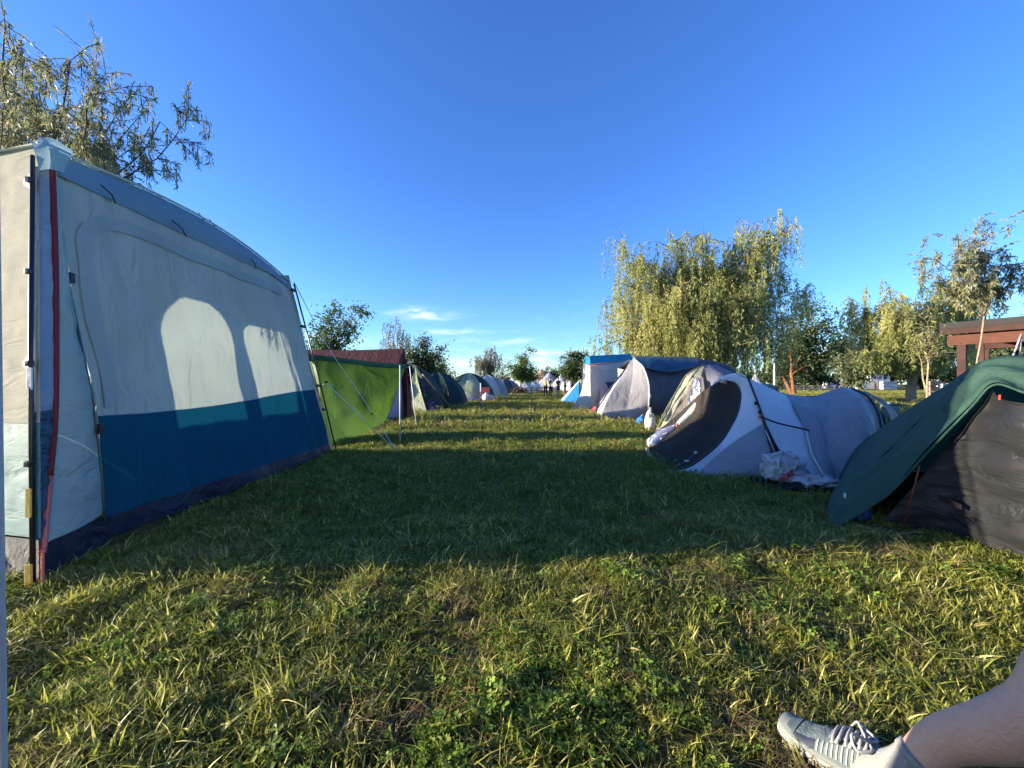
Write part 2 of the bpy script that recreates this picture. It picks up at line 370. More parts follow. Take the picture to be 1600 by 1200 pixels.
# near corner: strip with red piping and the loose pale flap
ps = [V(-3.10, 2.635, 2.54), V(-2.97, 2.54, 1.75), V(-2.845, 2.43, .94), V(-2.76, 2.33, .55), V(-2.64, 2.20, .20)]
pole_l = [N0.lerp(N1, t) for t in (.98, .68, .36, .21, .08)]
loft('corner_strip', [[p + V(-.03, -.004, 0) for p in pole_l[:3]], ps[:3]], strip_cl, bt, 40, 8, wr=.012, wf=(6, 6, 10))
loft('corner_strip_band', [[p + V(-.03, -.004, 0) for p in pole_l[2:]], ps[2:]], fabric('corner_blue', (.012, .06, .11), .05, .45, .9, 9, aniso=(1, 1, 2), spec=.6), bt, 40, 10, wr=.02, wf=(6, 6, 16))
tube('zip_piping', cr(ps[:4], 20), .016, red_pipe, bt, 6); tube('zip_piping', cr(ps[3:] + [V(-2.60, 2.16, .17)], 10), .016, pink_pipe, bt, 6)
dedge = [door_pt(0, v) + V(-.01, -.005, 0) for v in (.99, .7, .45, .3, .17, .07)]
flap_b = [V(-2.63, 2.20, .20), V(-2.72, 2.44, .20), V(-2.80, 2.68, .19)]
flap_cl = fabric('flap_cloth', (.27, .36, .345), .14, .55, .5, 4, aniso=(1, 1, 2))
loft('loose_flap', [cr(ps, 6), [a.lerp(b, .5) + V(.03, 0, 0) for a, b in zip(cr(ps, 6), cr(dedge, 6))], dedge], flap_cl, bt, 40, 14, wr=.02, wf=(3, 3, 8))
loft('flap_skirt', [flap_b, [V(-2.58, 2.14, .0), V(-2.69, 2.42, .0), V(-2.79, 2.70, .0)]], navy_cl, bt, 20, 8, wr=.012, wf=(6, 6, 4))
tube('door_zip', [p + V(.012, -.01, 0) for p in cr(dedge, 24)], .007, plain('zip_green', (.05, .10, .09)), bt, 5)
for v in (.71, .30): box('zip_toggle', door_pt(0, v) + V(.03, -.02, 0), (.02, .03, .07), black, bt)
# poles, clips, hooks
def pole(a, b, off): tube('pole', [a + off, (a + b) / 2 + off * 1.3, b + off], .012, black, bt, 8)
pole(N0 + V(0, 0, -.05), N1, V(.0, -.035, 0)); pole(F0 + V(0, 0, -.05), F1, V(.03, .075, 0)); pole(NB0, NB1, V(-.05, -.03, 0)); pole(FB0, FB1, V(-.05, .05, 0))
for t in (.93, .69, .47, .25): box('clip', N0.lerp(N1, t) + V(-.01, -.045, 0), (.035, .03, .035), black, bt)
for t in (.93, .47): loft('clip_gusset', [[N0.lerp(N1, t) + V(-.01, -.03, .07), N0.lerp(N1, t) + V(-.01, -.03, -.06)], [N0.lerp(N1, t) + V(-.09, -.012, .01), N0.lerp(N1, t) + V(-.09, -.012, -.01)]], black, bt, 5, 4)
tag_m = plain('yellow_tag', (.55, .36, .06), .6); wt_m = plain('white_tag', (.7, .7, .66), .6)
box('tag', N0.lerp(N1, .17) + V(.0, -.055, 0), (.03, .008, .16), tag_m, bt); box('tag', N0.lerp(N1, .435) + V(.005, -.055, 0), (.03, .008, .13), wt_m, bt)
box('tag', N0 + V(.0, -.055, .07), (.035, .01, .14), tag_m, bt); box('strap', N0 + V(.045, -.03, .09), (.012, .01, .2), pink_pipe, bt)
for t in (.96, .76, .57, .42, .28): box('clip', F0.lerp(F1, t) + V(.02, .04, 0), (.035, .10, .04), black, bt)
loft('edge_binding', [[F0.lerp(F1, t) + V(.015, .0, 0) for t in (.0, .5, .97)], [F0.lerp(F1, t) + V(.0, .05, 0) for t in (.0, .5, .97)]], navy_cl, bt, 16, 4)
for (u, l) in ((.125, .11), (.36, .16), (.72, .09)):
    q = door_pt(u, .985) + V(.03, 0, .02); tube('hook_cord', [q + V(.015, -l * .9, .06), q + V(.03, -l * .3, .02), q + V(.025, 0, -.035)], .006, black, bt, 5)
# guy ropes of the far corner
peg = G(622, 712)
gr = thing('guy_rope', 'upper pale guy rope from the top of the shelter tent down to its peg', 'rope', peg)
tube('rope', cr([F1 + V(.03, .08, .02), P(512, 541, 5.75), P(565, 620, 5.9), peg + V(0, 0, .02)], 20), .0055, cord_m, gr, 5); box('slider', P(581, 647, 5.93), (.03, .02, .03), black, gr)
gr = thing('guy_rope', 'lower pale guy rope from halfway up the shelter tent pole', 'rope', peg + V(.05, 0, 0))
tube('rope', [F0.lerp(F1, .42) + V(.05, .1, 0), P(508, 597, 5.85), peg + V(.03, 0, .02)], .007, cord_m, gr, 5); box('slider', P(510, 597, 5.85), (.05, .02, .03), black, gr)
pg = thing('tent_peg', 'small steel peg holding both guy ropes in the grass', 'peg', peg)
tubes('peg', [([peg + V(.03, 0, .05), peg + V(-.02, 0, -.08)], .006), ([peg + V(.03, 0, .05), peg + V(.06, 0, .03)], .005)], plain('steel', (.5, .5, .5), .35, .8), pg)

# ================================================================== maroon ridge tent with green tarp
maroon = fabric('maroon_cloth', (.115, .034, .032), .12, .65, .3, 5); maroon_d = fabric('maroon_dark', (.10, .018, .022), .1, .6, .4, 5)
lilac = fabric('inner_lilac', (.50, .48, .58), .3, .6, .5, 6, aniso=(1, 1, .5))
Af, Ab, Bn, Bf = V(-3.07, 11.0, 2.10), V(-6.2, 11.0, 2.08), V(-3.45, 9.8, 0), V(-3.08, 12.2, 0)
rt = thing('ridge_tent', 'maroon ridge tent behind the green tarp', 'tent', (-4.7, 11.0, 0))
loft('roof_slope', [[Af, (Af + Ab) / 2 + V(0, 0, -.035), Ab], [Af.lerp(Bn, .5) + V(0, .05, 0), V(-4.7, 10.4, 1.03), V(-6.2, 10.4, 1.04)], [Bn, V(-4.8, 9.8, 0), V(-6.2, 9.8, 0)]], maroon, rt, 24, 14, wr=.012)
loft('roof_slope', [[Af, (Af + Ab) / 2 + V(0, 0, -.035), Ab], [Af.lerp(Bf, .5), V(-4.7, 11.6, 1.03), V(-6.2, 11.6, 1.04)], [Bf, V(-4.8, 12.2, 0), V(-6.2, 12.2, 0)]], maroon, rt, 24, 14, wr=.012)
loft('rear_gable', [[Ab, Ab], [V(-6.2, 9.8, 0), V(-6.2, 12.2, 0)]], maroon_d, rt, 8, 8)
mB = Bn.lerp(Bf, .42)
loft('door_flap', [[Af, Af.lerp(Bn, .5), Bn], [Af + V(.03, 0, -.15), Af.lerp(mB, .55) + V(.06, -.2, 0), Bn.lerp(Bf, .16) + V(.05, 0, .01)]], maroon_d, rt, 16, 8, wr=.03)
loft('door_flap', [[Af, Af.lerp(Bf, .5), Bf], [Af + V(.03, 0, -.15), Af.lerp(Bn.lerp(Bf, .78), .5) + V(.05, .05, 0), Bn.lerp(Bf, .76) + V(.05, 0, .01)]], maroon_d, rt, 16, 8, wr=.02)
loft('inner_panel', [[Af + V(-.12, 0, -.25), Af + V(-.12, 0, -.25)], [Bn.lerp(Bf, .1) + V(-.12, 0, .12), Bn.lerp(Bf, .85) + V(-.12, 0, .12)]], lilac, rt, 16, 16, wr=.03, wf=(5, 5, 1.5))
loft('inner_panel_base', [[Bn.lerp(Bf, .1) + V(-.10, 0, .13), Bn.lerp(Bf, .85) + V(-.10, 0, .13)], [Bn.lerp(Bf, .1) + V(-.1, 0, 0), Bn.lerp(Bf, .85) + V(-.1, 0, 0)]], navy_cl, rt, 8, 3)
for e in (Bn, Bf): tube('frame_pole', [Af + V(.02, 0, 0), e + V(.02, 0, 0)], .016, maroon_d, rt, 6)
green_t = fabric('green_tarp', (.075, .145, .038), .34, .5, .6, 2.5, spec=.3, tcol=(.080, .155, .024)); green_d = fabric('green_tarp_hem', (.02, .10, .055), .15, .5, .2, 3)
tp = thing('tarp', 'bright green tarp slung as a windbreak between shelter tent and maroon tent', 'tarp', (-3.0, 7.8, 0))
ttop = [V(-3.95, 7.5, 1.63), P(540, 564, 7.6), P(590, 570, 7.75), P(634, 573, 7.9)]
tmid = [P(505, 622, 7.45), P(550, 624, 7.75), P(592, 622, 7.95), P(618, 618, 8.1)]
tbot = [G(545, 690), P(562, 681, 7.8), P(582, 669, 8.1), P(603, 657, 8.3)]
loft('tarp_sheet', [ttop, tmid, tbot], green_t, tp, 50, 26, wr=.05, wf=(1.6, 1.6, 1.6))
loft('tarp_hem', [[p + V(.02, 0, .05) for p in ttop], [p + V(.025, 0, -.05) for p in ttop]], green_d, tp, 30, 4)
loft('tarp_wing', [[ttop[0], tmid[0], tbot[0]], [P(496, 575, 7.2), P(503, 640, 7.0), G(512, 704)]], fabric('green_wing', (.07, .14, .045), .25, .5, .3, 3, tcol=(.07, .14, .03)), tp, 20, 10, wr=.02)
tube('tarp_line', [ttop[-1], P(640, 574, 9.3)], .006, cord_m, tp, 5)
pt = P(625, 571, 7.06)
po = thing('tarp_pole', 'nearer thin white pole standing free in front of the maroon tent door', 'pole', G(625, 695))
tube('pole', [G(625, 695) + V(0, 0, -.05), pt], .011, white_pole, po); tube('pole_tip', [pt, pt + V(0, 0, .03)], .007, black, po)
pt = P(640, 572, 9.3)
po = thing('tarp_pole', 'farther leaning white pole beside the right edge of the maroon tent', 'pole', G(652, 672))
tube('pole', [G(652, 672) + V(0, 0, -.05), pt], .012, white_pole, po); tube('pole_tip', [pt, pt + V(0, 0, .03)], .007, black, po)

# ================================================================== dome tents down the left row
def dome(name, label, c, rx, ry, h, rz, cols, door=None, group=None, power=1.3, pole_m=black, n=8, flysag=.09):
    """dome tent: gores between crossing poles are separate panels; cols cycles over gores"""
    t = thing(name, label, 'tent', c, group); M = Matrix.Rotation(rz, 3, 'Z'); c = Vector(c)
    def pt(a, k):      # a angle, k 0 base..1 apex
        ca, sa = math.cos(a), math.sin(a); q = 1.0 / max(abs(ca), abs(sa)) ** .55
        r = math.cos(k * math.pi / 2) ** power
        return c + M @ Vector((ca * rx * q * r, sa * ry * q * r, h * math.sin(k * math.pi / 2) ** .9))
    for g in range(n):
        a0, a1 = 2 * math.pi * (g + .5) / n, 2 * math.pi * (g + 1.5) / n
        loft('panel', [[pt(a0 + (a1 - a0) * i / 4, k) for i in range(5)] for k in (0, .12, .3, .5, .7, .87, .99)], cols[g % len(cols)], t, 12, 16, wr=.02, disp=lambda u, v: -flysag * math.sin(math.pi * u) * math.sin(math.pi * v))
    for g in range(0, n, 2):
        a = 2 * math.pi * (g + .5) / n
        tube('pole', [pt(a, k / 8) * 1.0 + (pt(a, k / 8) - c).normalized() * .012 for k in range(9)], .012, pole_m, t, 5)
    for g in (0, 2, 5, 7):
        a = 2 * math.pi * (g + .5) / n; q = pt(a, .45); e = c + (pt(a, 0) - c) * 1.55; e.z = 0
        tube('guy_rope', [q, e], .008, cord_m, t, 4)
    if door:
        a, w, m = door
        loft('door', [[pt(a - w * (1 - .5 * k), k) + (pt(a, k) - c).normalized() * .03, pt(a, k) + (pt(a, k) - c).normalized() * .05, pt(a + w * (1 - .5 * k), k) + (pt(a, k) - c).normalized() * .03] for k in (.03, .2, .4, .6, .72)], m, t, 10, 14, wr=.02)
    return t
dk_green = fabric('dark_green_cloth', (.020, .046, .036), .10, .65, .5, 4, spec=.2); dk_teal = fabric('dark_teal_cloth', (.018, .044, .046), .10, .65, .5, 4, spec=.2)
pale_green = fabric('pale_green_cloth', (.42, .46, .30), .3, .55, .6, 5); navy2 = fabric('navy_door_gap', (.02, .03, .075), .1, .5, .6, 5)
steel_bl = fabric('steel_blue_cloth', (.12, .15, .21), .25, .5, .4, 4); ash = fabric('ash_cloth', (.36, .38, .42), .28, .55, .4, 4); offw = fabric('off_white_cloth', (.68, .67, .64), .3, .55, .4, 4)
# tunnel tent right after the maroon tent
t1 = thing('tunnel_tent', 'dark green tunnel tent with a pale green side, next to the maroon tent', 'tent', (-4.2, 15.6, 0))
a0 = P(648, 574, 15.0)
loft('pale_side', [[a0, a0 + V(.02, 0, 0)], [P(640, 610, 15.1), P(657, 610, 15.0)], [G(636, 646), G(668, 647)]], pale_green, t1, 14, 14, wr=.03, wf=(6, 6, 2))
loft('fly', [[P(640, 568, 15.6), P(652, 572, 15.2), P(672, 583, 15.9)], [P(650, 600, 15.3), P(668, 604, 15.1), P(690, 610, 15.9)], [P(656, 644, 15.0), G(668, 646), G(705, 641)]], dk_green, t1, 20, 16, wr=.03)
loft('door', [[P(655, 590, 15.02), P(664, 592, 15.08)], [P(664, 618, 14.9), P(679, 618, 15.2)], [G(671, 646.5), G(691, 644)]], navy2, t1, 10, 12, wr=.03)
loft('rear', [[P(640, 568, 15.6), P(652, 572, 15.2), P(672, 583, 15.9)], [V(-5.2, 15.2, 1.75), V(-5.0, 16.4, 1.9), V(-4.6, 17.4, 1.5)], [V(-6.6, 14.7, .9), V(-6.6, 16.5, 1.2), V(-6.2, 18.0, .6)], [V(-7, 14.2, 0), V(-7, 16.5, 0), V(-6.6, 18.4, 0)]], dk_teal, t1, 14, 16, wr=.02)
loft('far_side', [[P(672, 583, 15.9), V(-4.6, 17.4, 1.5), V(-6.2, 18.0, .6)], [G(705, 641), V(-4.4, 18.3, 0), V(-6.6, 18.4, 0)]], dk_green, t1, 12, 10, wr=.02)
tube('awning_rim', cr([P(660, 584, 14.95), P(678, 604, 15.0), P(694, 626, 15.3), G(703, 641)], 14), .05, plain('brown_trim', (.06, .055, .05)), t1, 6)
dome('dome_tent', 'dark blue green dome tent between the tunnel tent and the cream panelled dome', V(-3.75, 19.6, 0), 1.55, 1.6, 1.68, R(8), [dk_teal, dk_teal, dk_green])
dome('dome_tent', 'dark green dome tent with a sunlit cream side panel above a purple mattress', V(-2.75, 25.2, 0), 1.65, 1.7, 1.80, R(0), [dk_green, dk_green, dk_green, dk_green, dk_green, pale_green, dk_green, dk_green], door=(R(-75), .42, pale_green))
dome('dome_tent', 'light grey and blue dome tent behind the camp chair on the left row', V(-2.15, 33.0, 0), 1.75, 1.7, 1.88, R(20), [ash, steel_bl, offw])
dome('dome_tent', 'slate blue dome tent at the far end of the left row', V(-1.05, 42.0, 0), 1.75, 1.9, 1.75, R(30), [steel_bl, steel_bl, ash, steel_bl], door=(R(-60), .35, ash))

# far white tents
def bell(name, label, c, r, h, wall, mats, cat='tent', group=None, n=10):
    t = thing(name, label, cat, c, group); c = Vector(c)
    for k in range(n):
        a0, a1 = 2 * math.pi * k / n, 2 * math.pi * (k + 1) / n; d0, d1 = V(math.cos(a0), math.sin(a0), 0), V(math.cos(a1), math.sin(a1), 0)
        loft('roof_panel', [[c + V(0, 0, h), c + V(0, 0, h)], [c + d0 * r * .42 + V(0, 0, wall + (h - wall) * .50), c + d1 * r * .42 + V(0, 0, wall + (h - wall) * .50)], [c + d0 * r + V(0, 0, wall), c + d1 * r + V(0, 0, wall)]], mats[k % len(mats)], t, 4, 8)
    loft('wall', [[c + V(math.cos(2 * math.pi * k / 20), math.sin(2 * math.pi * k / 20), 0) * r * .98 + V(0, 0, z) for k in range(21)] for z in (0, wall)], mats[0], t, 40, 4, wr=.02)
    tube('pole_tip', [c + V(0, 0, h - .05), c + V(0, 0, h + .18)], .03, white_pole, t, 5)
    return t
canvas_w = fabric('white_canvas', (.74, .72, .68), .25, .7, .3, 3); tan_cl = fabric('tan_canvas', (.42, .28, .18), .2, .7, .3, 3)
bell('bell_tent', 'small white pointed tent just right of the slate blue dome', G(803, 611), 2.0, 2.5, .6, [canvas_w])
bell('bell_tent', 'largest white pointed tent in the far row beside the brown shrub', G(806 + 11, 612.5), 2.1, 2.55, .5, [canvas_w])
bell('bell_tent', 'white pointed tent partly behind the slim green tree far away', G(831, 611), 1.5, 2.3, .8, [canvas_w])
bell('tipi_tent', 'tan pointed tent rising above the people at the far end', G(846, 609.2), 4.0, 4.0, .5, [tan_cl, tan_cl, fabric('tan_light', (.52, .36, .24), .2, .7, .3, 3)])
bell('bell_tent', 'pale grey pointed tent right of the tan pointed tent', G(858, 609.5), 3.2, 3.3, .6, [ash])
bell('bell_tent', 'white pointed tent behind the people on the right', G(876, 610.5), 2.2, 2.6, .6, [canvas_w])
bell('bell_tent', 'white pointed tent next to the blue flap', G(893, 611), 2.1, 2.7, .6, [canvas_w])

# ================================================================== right row
# --- white frame tent with blue roof band
sunw = fabric('white_cloth_sunlit', (.50, .48, .43), .2, .7, .4, 3, aniso=(1.5, 1.5, .4)); white_shade = fabric('white_cloth_shaded', (.46, .43, .44), .2, .6, .3, 3)  # one white cloth twice: warm tint for sunlit faces, greyer for shaded ones
cyan = fabric('cyan_roof', (.02, .24, .42), .3, .5, .3, 3, tcol=(.02, .3, .5)); clear = fabric('clear_window', (.66, .66, .68), .5, .25, .1, 3, spec=.6)
wtent = thing('frame_tent', 'tall white frame tent with bright blue roof band', 'tent', (4.1, 17, 0))
A, B = P(922, 571, 16), P(990, 564, 17.2); A0, B0 = G(924, 642), G(988, 639)
FW = lambda x, y, o=.06: P(x, y, 16 + (x - 922) / 68 * 1.2 - o)
C0, C1 = G(905, 640), P(911, 568, 17.2)
D0, D1 = V(5.6, 20.5, 0), V(5.4, 20.3, 2.2)
loft('front_wall', [[A, B], [A.lerp(A0, .5) + V(-.02, 0, 0), B.lerp(B0, .5)], [A0, B0]], white_shade, wtent, 30, 24, wr=.02, wf=(3, 3, 1))
loft('end_wall', [[C1, A], [C1.lerp(C0, .5) + V(.05, 0, 0), A.lerp(A0, .5)], [C0 + V(-.2, 0, 0), A0]], sunw, wtent, 40, 24, wr=.10, wf=(4, 4, .8))
loft('trailing_cloth', [[C0 + V(-.25, -.1, .18), A0 + V(-.05, -.08, .2)], [C0 + V(-.45, -.4, .10), A0 + V(-.1, -.35, .10)], [C0 + V(-.75, -.7, .02), A0 + V(-.3, -.6, .02)]], fabric('pinkish_cloth', (.62, .50, .52), .2, .7, .8, 6), wtent, 24, 12, wr=.08)
r0, r1 = P(921, 556, 16.4), P(985, 553, 17.6)
loft('roof_band', [[r0, r1], [A + V(0, -.02, .06), B + V(0, -.02, .06)]], cyan, wtent, 20, 6, wr=.02)
loft('roof_band', [[r0, r0 + V(-.1, .5, 0)], [A + V(-.02, -.02, .04), C1 + V(-.02, 0, .02)]], cyan, wtent, 10, 6, wr=.02)
loft('roof', [[r0, r1], [r0 + V(1.2, 2.2, .12), r1 + V(.8, 2.4, .12)], [V(3.9, 20.8, 2.1), D1 + V(.6, .8, 0)]], cyan, wtent, 14, 12, wr=.02)
loft('back_wall', [[V(3.9, 20.8, 2.15), D1], [V(3.8, 21, 0), D0]], white_shade, wtent, 10, 10); loft('side_wall', [[B, D1], [B0, D0]], white_shade, wtent, 10, 10); loft('side_wall', [[C1, V(3.9, 20.8, 2.15)], [C0, V(3.8, 21, 0)]], sunw, wtent, 12, 10, wr=.04)
loft('window_strip', [[FW(936, 571), FW(984, 568)], [FW(939, 580), FW(984, 577)]], clear, wtent, 16, 4)
tube('band_piping', [A + V(0, -.03, .03), B + V(0, -.03, .03)], .02, plain('dusty_red', (.30, .10, .10)), wtent, 5)
wn_ = loft('side_window', [[FW(946, 597.5), FW(962, 597)], [FW(951, 609), FW(962, 606)]], fabric('deep_blue', (.01, .04, .16), .1, .4, .2, 4), wtent, 6, 6)
tube('window_trim', [FW(945, 596, .08), FW(963, 595.5, .08)], .018, offw, wn_, 5); tube('window_trim', [FW(945, 596, .08), FW(951, 611, .08)], .018, offw, wn_, 5)
loft('door_curtain', [[FW(938, 604, .1), FW(950, 611, .1)], [FW(937, 622, .2), FW(951, 626, .2)], [FW(933, 642, .3), FW(950, 641, .3)]], fabric('pale_curtain', (.58, .47, .49), .3, .7, .6, 5), wtent, 16, 14, wr=.04, wf=(6, 6, 1))
# --- blue flap
bf = thing('beach_shelter', 'bright blue triangular shelter flap left of the white frame tent', 'shelter', G(893, 632))
b_m = fabric('bright_blue', (.01, .16, .42), .3, .5, .4, 4, tcol=(.01, .2, .5)); tip, pk = G(876, 628), P(905, 596, 20.3)
loft('flap', [[pk, pk], [G(878, 629), G(904, 633)]], b_m, bf, 16, 14, wr=.04); loft('pale_edge', [[pk + V(0, 0, .06), pk], [tip + V(-.05, .3, .02), G(878, 629)]], fabric('pale_blue_edge', (.45, .50, .62), .2, .6, .3, 4), bf, 10, 8, wr=.02)
loft('flap_back', [[pk, pk], [G(904, 633), V(4.4, 23.5, 0)]], b_m, bf, 8, 8); tube('guy_line', [G(882, 629) + V(0, 0, .1), G(869, 638)], .012, tag_m, bf, 5)
# --- grey tunnel tent with blue tarp over the roof
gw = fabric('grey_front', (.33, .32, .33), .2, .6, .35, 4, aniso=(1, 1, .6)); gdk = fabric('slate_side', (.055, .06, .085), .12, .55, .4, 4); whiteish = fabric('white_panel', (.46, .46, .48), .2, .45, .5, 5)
blu_tarp = fabric('blue_tarp', (.015, .065, .12), .12, .4, .5, 4, aniso=(1, 1, 3), spec=.5); sky_cl = fabric('skyblue_gore', (.22, .36, .46), .3, .5, .3, 4)
vt = thing('vestibule_tent', 'grey and white tunnel tent with a dark blue tarp over its roof', 'tent', (5, 13, 0))
hoop = [P(990, 560, 12.4), P(1002, 571, 12.0), P(1010, 590, 11.8), P(1013, 607, 11.7), P(1012.5, 630, 11.65), G(1010, 657)]
lft = [P(985, 563, 12.4), P(974, 584, 12.2), P(962, 602, 12.0), P(950, 622, 11.9), P(943, 640, 11.85), G(937, 657)]
left2 = [P(980, 576, 12.7), P(968, 592, 12.6), P(955, 608, 12.6), P(943, 625, 12.7), P(936, 636, 12.8), G(930, 648)]
mid_ = [P(989, 563, 12.38), P(989, 580, 12.1), P(986, 602, 11.93), P(983, 620, 11.83), P(980, 640, 11.74), G(974, 659)]
loft('front_panel', [mid_, [a.lerp(b, .5) for a, b in zip(mid_, hoop)], hoop], gw, vt, 26, 10, wr=.01)
loft('front_panel', [lft, [a.lerp(b, .5) for a, b in zip(lft, mid_)], mid_], gw, vt, 26, 10, wr=.012)
loft('white_door', [left2, lft], whiteish, vt, 26, 8, wr=.03, wf=(4, 4, 4)); tube('door_edge', [left2[0] + V(-.03, -.02, 0)] + [p + V(-.03, -.03, 0) for p in left2[1:]], .05, black, vt, 6)
loft('top_gore', [[P(990, 559, 12.45), P(1003, 572, 12.0)], [P(984, 567, 12.4), P(996, 580, 12.0)]], sky_cl, vt, 8, 6)
tube('hoop_pole', [p + V(.02, -.02, 0) for p in cr(hoop, 24)], .022, offw, vt, 6)
h2 = [P(1040, 560, 13.0), P(1058, 570, 12.6), P(1066, 590, 12.3), P(1068, 615, 12.2), P(1066, 640, 12.1), G(1062, 655)]
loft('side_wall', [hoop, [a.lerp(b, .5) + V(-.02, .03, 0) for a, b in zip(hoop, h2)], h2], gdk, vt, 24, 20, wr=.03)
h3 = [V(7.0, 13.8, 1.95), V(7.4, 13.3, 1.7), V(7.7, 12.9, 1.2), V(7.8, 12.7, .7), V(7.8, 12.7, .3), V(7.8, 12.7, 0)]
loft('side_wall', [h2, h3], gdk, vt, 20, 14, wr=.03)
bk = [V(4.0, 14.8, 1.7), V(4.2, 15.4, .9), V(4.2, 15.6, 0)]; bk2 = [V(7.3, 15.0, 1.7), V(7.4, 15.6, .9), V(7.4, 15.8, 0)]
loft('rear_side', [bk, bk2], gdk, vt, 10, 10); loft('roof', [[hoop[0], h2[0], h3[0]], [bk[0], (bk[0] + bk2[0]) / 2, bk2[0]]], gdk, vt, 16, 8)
loft('far_end', [left2, [p + V(.4, 1.4, 0) for p in left2], bk], gw, vt, 14, 8)
loft('roof_tarp', [[P(994, 556, 13.3), P(1045, 557, 13.6), P(1090, 558, 14)], [P(992, 560, 12.3), P(1040, 561, 12.4), P(1092, 563, 12.9)], [P(1004, 571, 11.9), P(1045, 576, 12.0), P(1090, 571, 12.4)], [P(1008, 575, 11.85), P(1045, 581, 11.95), P(1088, 575, 12.4)]], blu_tarp, vt, 40, 14, wr=.035, wf=(2, 2, 5))
tube('guy_rope', [P(1014, 612, 11.6), G(1030, 655)], .014, offw, vt, 5)
# --- grey dome with silver and cream door
gd_cl = fabric('grey_dome_cloth', (.15, .15, .185), .14, .55, .4, 4); cr_cl = fabric('cream_door', (.38, .365, .26), .22, .5, .7, 5); silver = fabric('silver_cloth', (.62, .62, .62), .0, .30, 1.2, 6, metal=.75, crease=1.2, aniso=(1.5, 1.5, 1.5))
bei = fabric('beige_inner', (.25, .22, .20), .2, .6, .5, 5); lemon = fabric('lemon_trim', (.62, .58, .25), .1, .6, .3, 8)
gd = thing('dome_tent', 'grey dome tent with creased silver and cream door, behind the white pop-up tent', 'tent', (5.0, 9.6, 0))
front_l = [P(1098, 571, 9.3), P(1074, 585, 9.2), P(1056, 614, 9.05), P(1040, 642, 8.95), G(1025, 676)]
front_r = [P(1100, 571, 9.3), P(1104, 592, 8.9), P(1106, 620, 8.7), P(1100, 650, 8.6), G(1090, 679)]
loft('body', [front_r, [P(1112, 570, 9.4), P(1135, 592, 8.7), P(1150, 620, 8.5), P(1160, 650, 8.4), G(1165, 681)], [P(1120, 571, 9.6), P(1155, 590, 9.2), P(1190, 620, 9.0), P(1210, 650, 9), G(1220, 674)], [P(1115, 571, 10), V(6.3, 10.6, 1.2), V(6.9, 11, .8), V(7, 11, .4), V(7, 11, 0)]], gd_cl, gd, 22, 30, wr=.02)
loft('body_rear', [front_l, [V(5.0, 9.9, 1.5), V(5.1, 10.5, 1.2), V(5.05, 10.9, .8), V(4.95, 11, .4), V(4.9, 11, 0)], [P(1115, 571, 10), V(6.3, 10.6, 1.2), V(6.9, 11, .8), V(7, 11, .4), V(7, 11, 0)]], gd_cl, gd, 20, 16, wr=.02)
l2 = [P(1086, 580, 9.15), P(1076, 596, 9.0), P(1061, 622, 8.92), P(1048, 645, 8.9), G(1038, 677)]
loft('door_frame', [front_l, l2], cr_cl, gd, 26, 8, wr=.02, wf=(7, 7, 7)); loft('front_top', [[P(1098, 571, 9.28), P(1101, 571, 9.28)], [P(1074, 585, 9.17), P(1096, 584, 9.05)], [P(1072, 589, 9.15), P(1096, 590, 8.98)]], fabric('olive_trim', (.24, .25, .18), .15, .6, .4, 5), gd, 10, 8)
loft('inner_door', [[p + V(.02, .05, 0) for p in l2], [p + V(-.05, .05, 0) for p in front_r]], bei, gd, 24, 16, wr=.03)
loft('door_flap', [[P(1086, 590, 8.9), P(1095, 594, 8.8)], [P(1078, 612, 8.75), P(1095, 618, 8.6)], [P(1074, 634, 8.7), P(1084, 642, 8.6)]], silver, gd, 20, 18, wr=.06, wf=(5, 5, 5))
loft('door_flap', [[P(1082, 590, 9.0), P(1088, 591, 8.95)], [P(1060, 618, 8.85), P(1068, 622, 8.8)], [P(1038, 658, 8.8), P(1045, 662, 8.8)]], cr_cl, gd, 22, 8, wr=.06, wf=(6, 6, 6))
loft('door_sill', [[P(1036, 659, 8.78), P(1058, 660, 8.62)], [P(1035, 664, 8.76), P(1058, 666, 8.60)]], lemon, gd, 10, 4, wr=.01); loft('groundsheet', [[P(1026, 668, 8.85), P(1060, 668, 8.6)], [G(1023, 679), G(1062, 682)]], fabric('grey_pink', (.42, .36, .38), .1, .6, .6, 6), gd, 12, 6, wr=.03)
tube('pole', cr([p + V(-.02, -.02, 0) for p in front_l], 20), .012, plain('olive_pole', (.16, .17, .10)), gd, 6)

# --- white pop-up tent with grey cover
pw = fabric('popup_white', (.64, .67, .70), .2, .5, .45, 4, spec=.4); pg_ = fabric('popup_grey', (.31, .33, .36), .18, .55, .55, 4); mesh_m = fabric('popup_mesh', (.040, .035, .031), .05, .9, .7, 3, aniso=(1, 1, 3), spec=.08)
cover = fabric('grey_cover', (.25, .265, .28), .08, .42, .6, 4.0, aniso=(1.4, 1.4, .5), spec=.4, crease=.5); cover_b = fabric('grey_cover_tail', (.11, .11, .115), .06, .6, .6, 4)
pu = thing('popup_tent', 'white pop-up tent with dark oval door and a grey sheet over its rear', 'tent', (3.2, 5.2, 0))
inner = [P(1126, 594, 5.75), P(1149, 599, 5.45), P(1158, 617, 5.2), P(1151, 650, 5.03), P(1128, 688, 4.88), P(1098, 715, 4.78), P(1072, 731, 4.74), P(1041, 731, 4.92), P(1018, 713, 5.5), P(1012, 700, 6.25)]
outer = [P(1122, 590, 5.8), P(1150, 583, 5.42), P(1169, 592, 5.08), P(1184, 635, 4.82), P(1199, 690, 4.58), G(1213, 753), G(1130, 751), G(1050, 742), G(1013, 716), G(1006, 701)]
def lerpc(a, b, t, off=V(0, 0, 0)): return [x.lerp(y, t) + off for x, y in zip(a, b)]
split = [.55, .55, .62, .70, .62, .45, .4, .5, .5, .5]
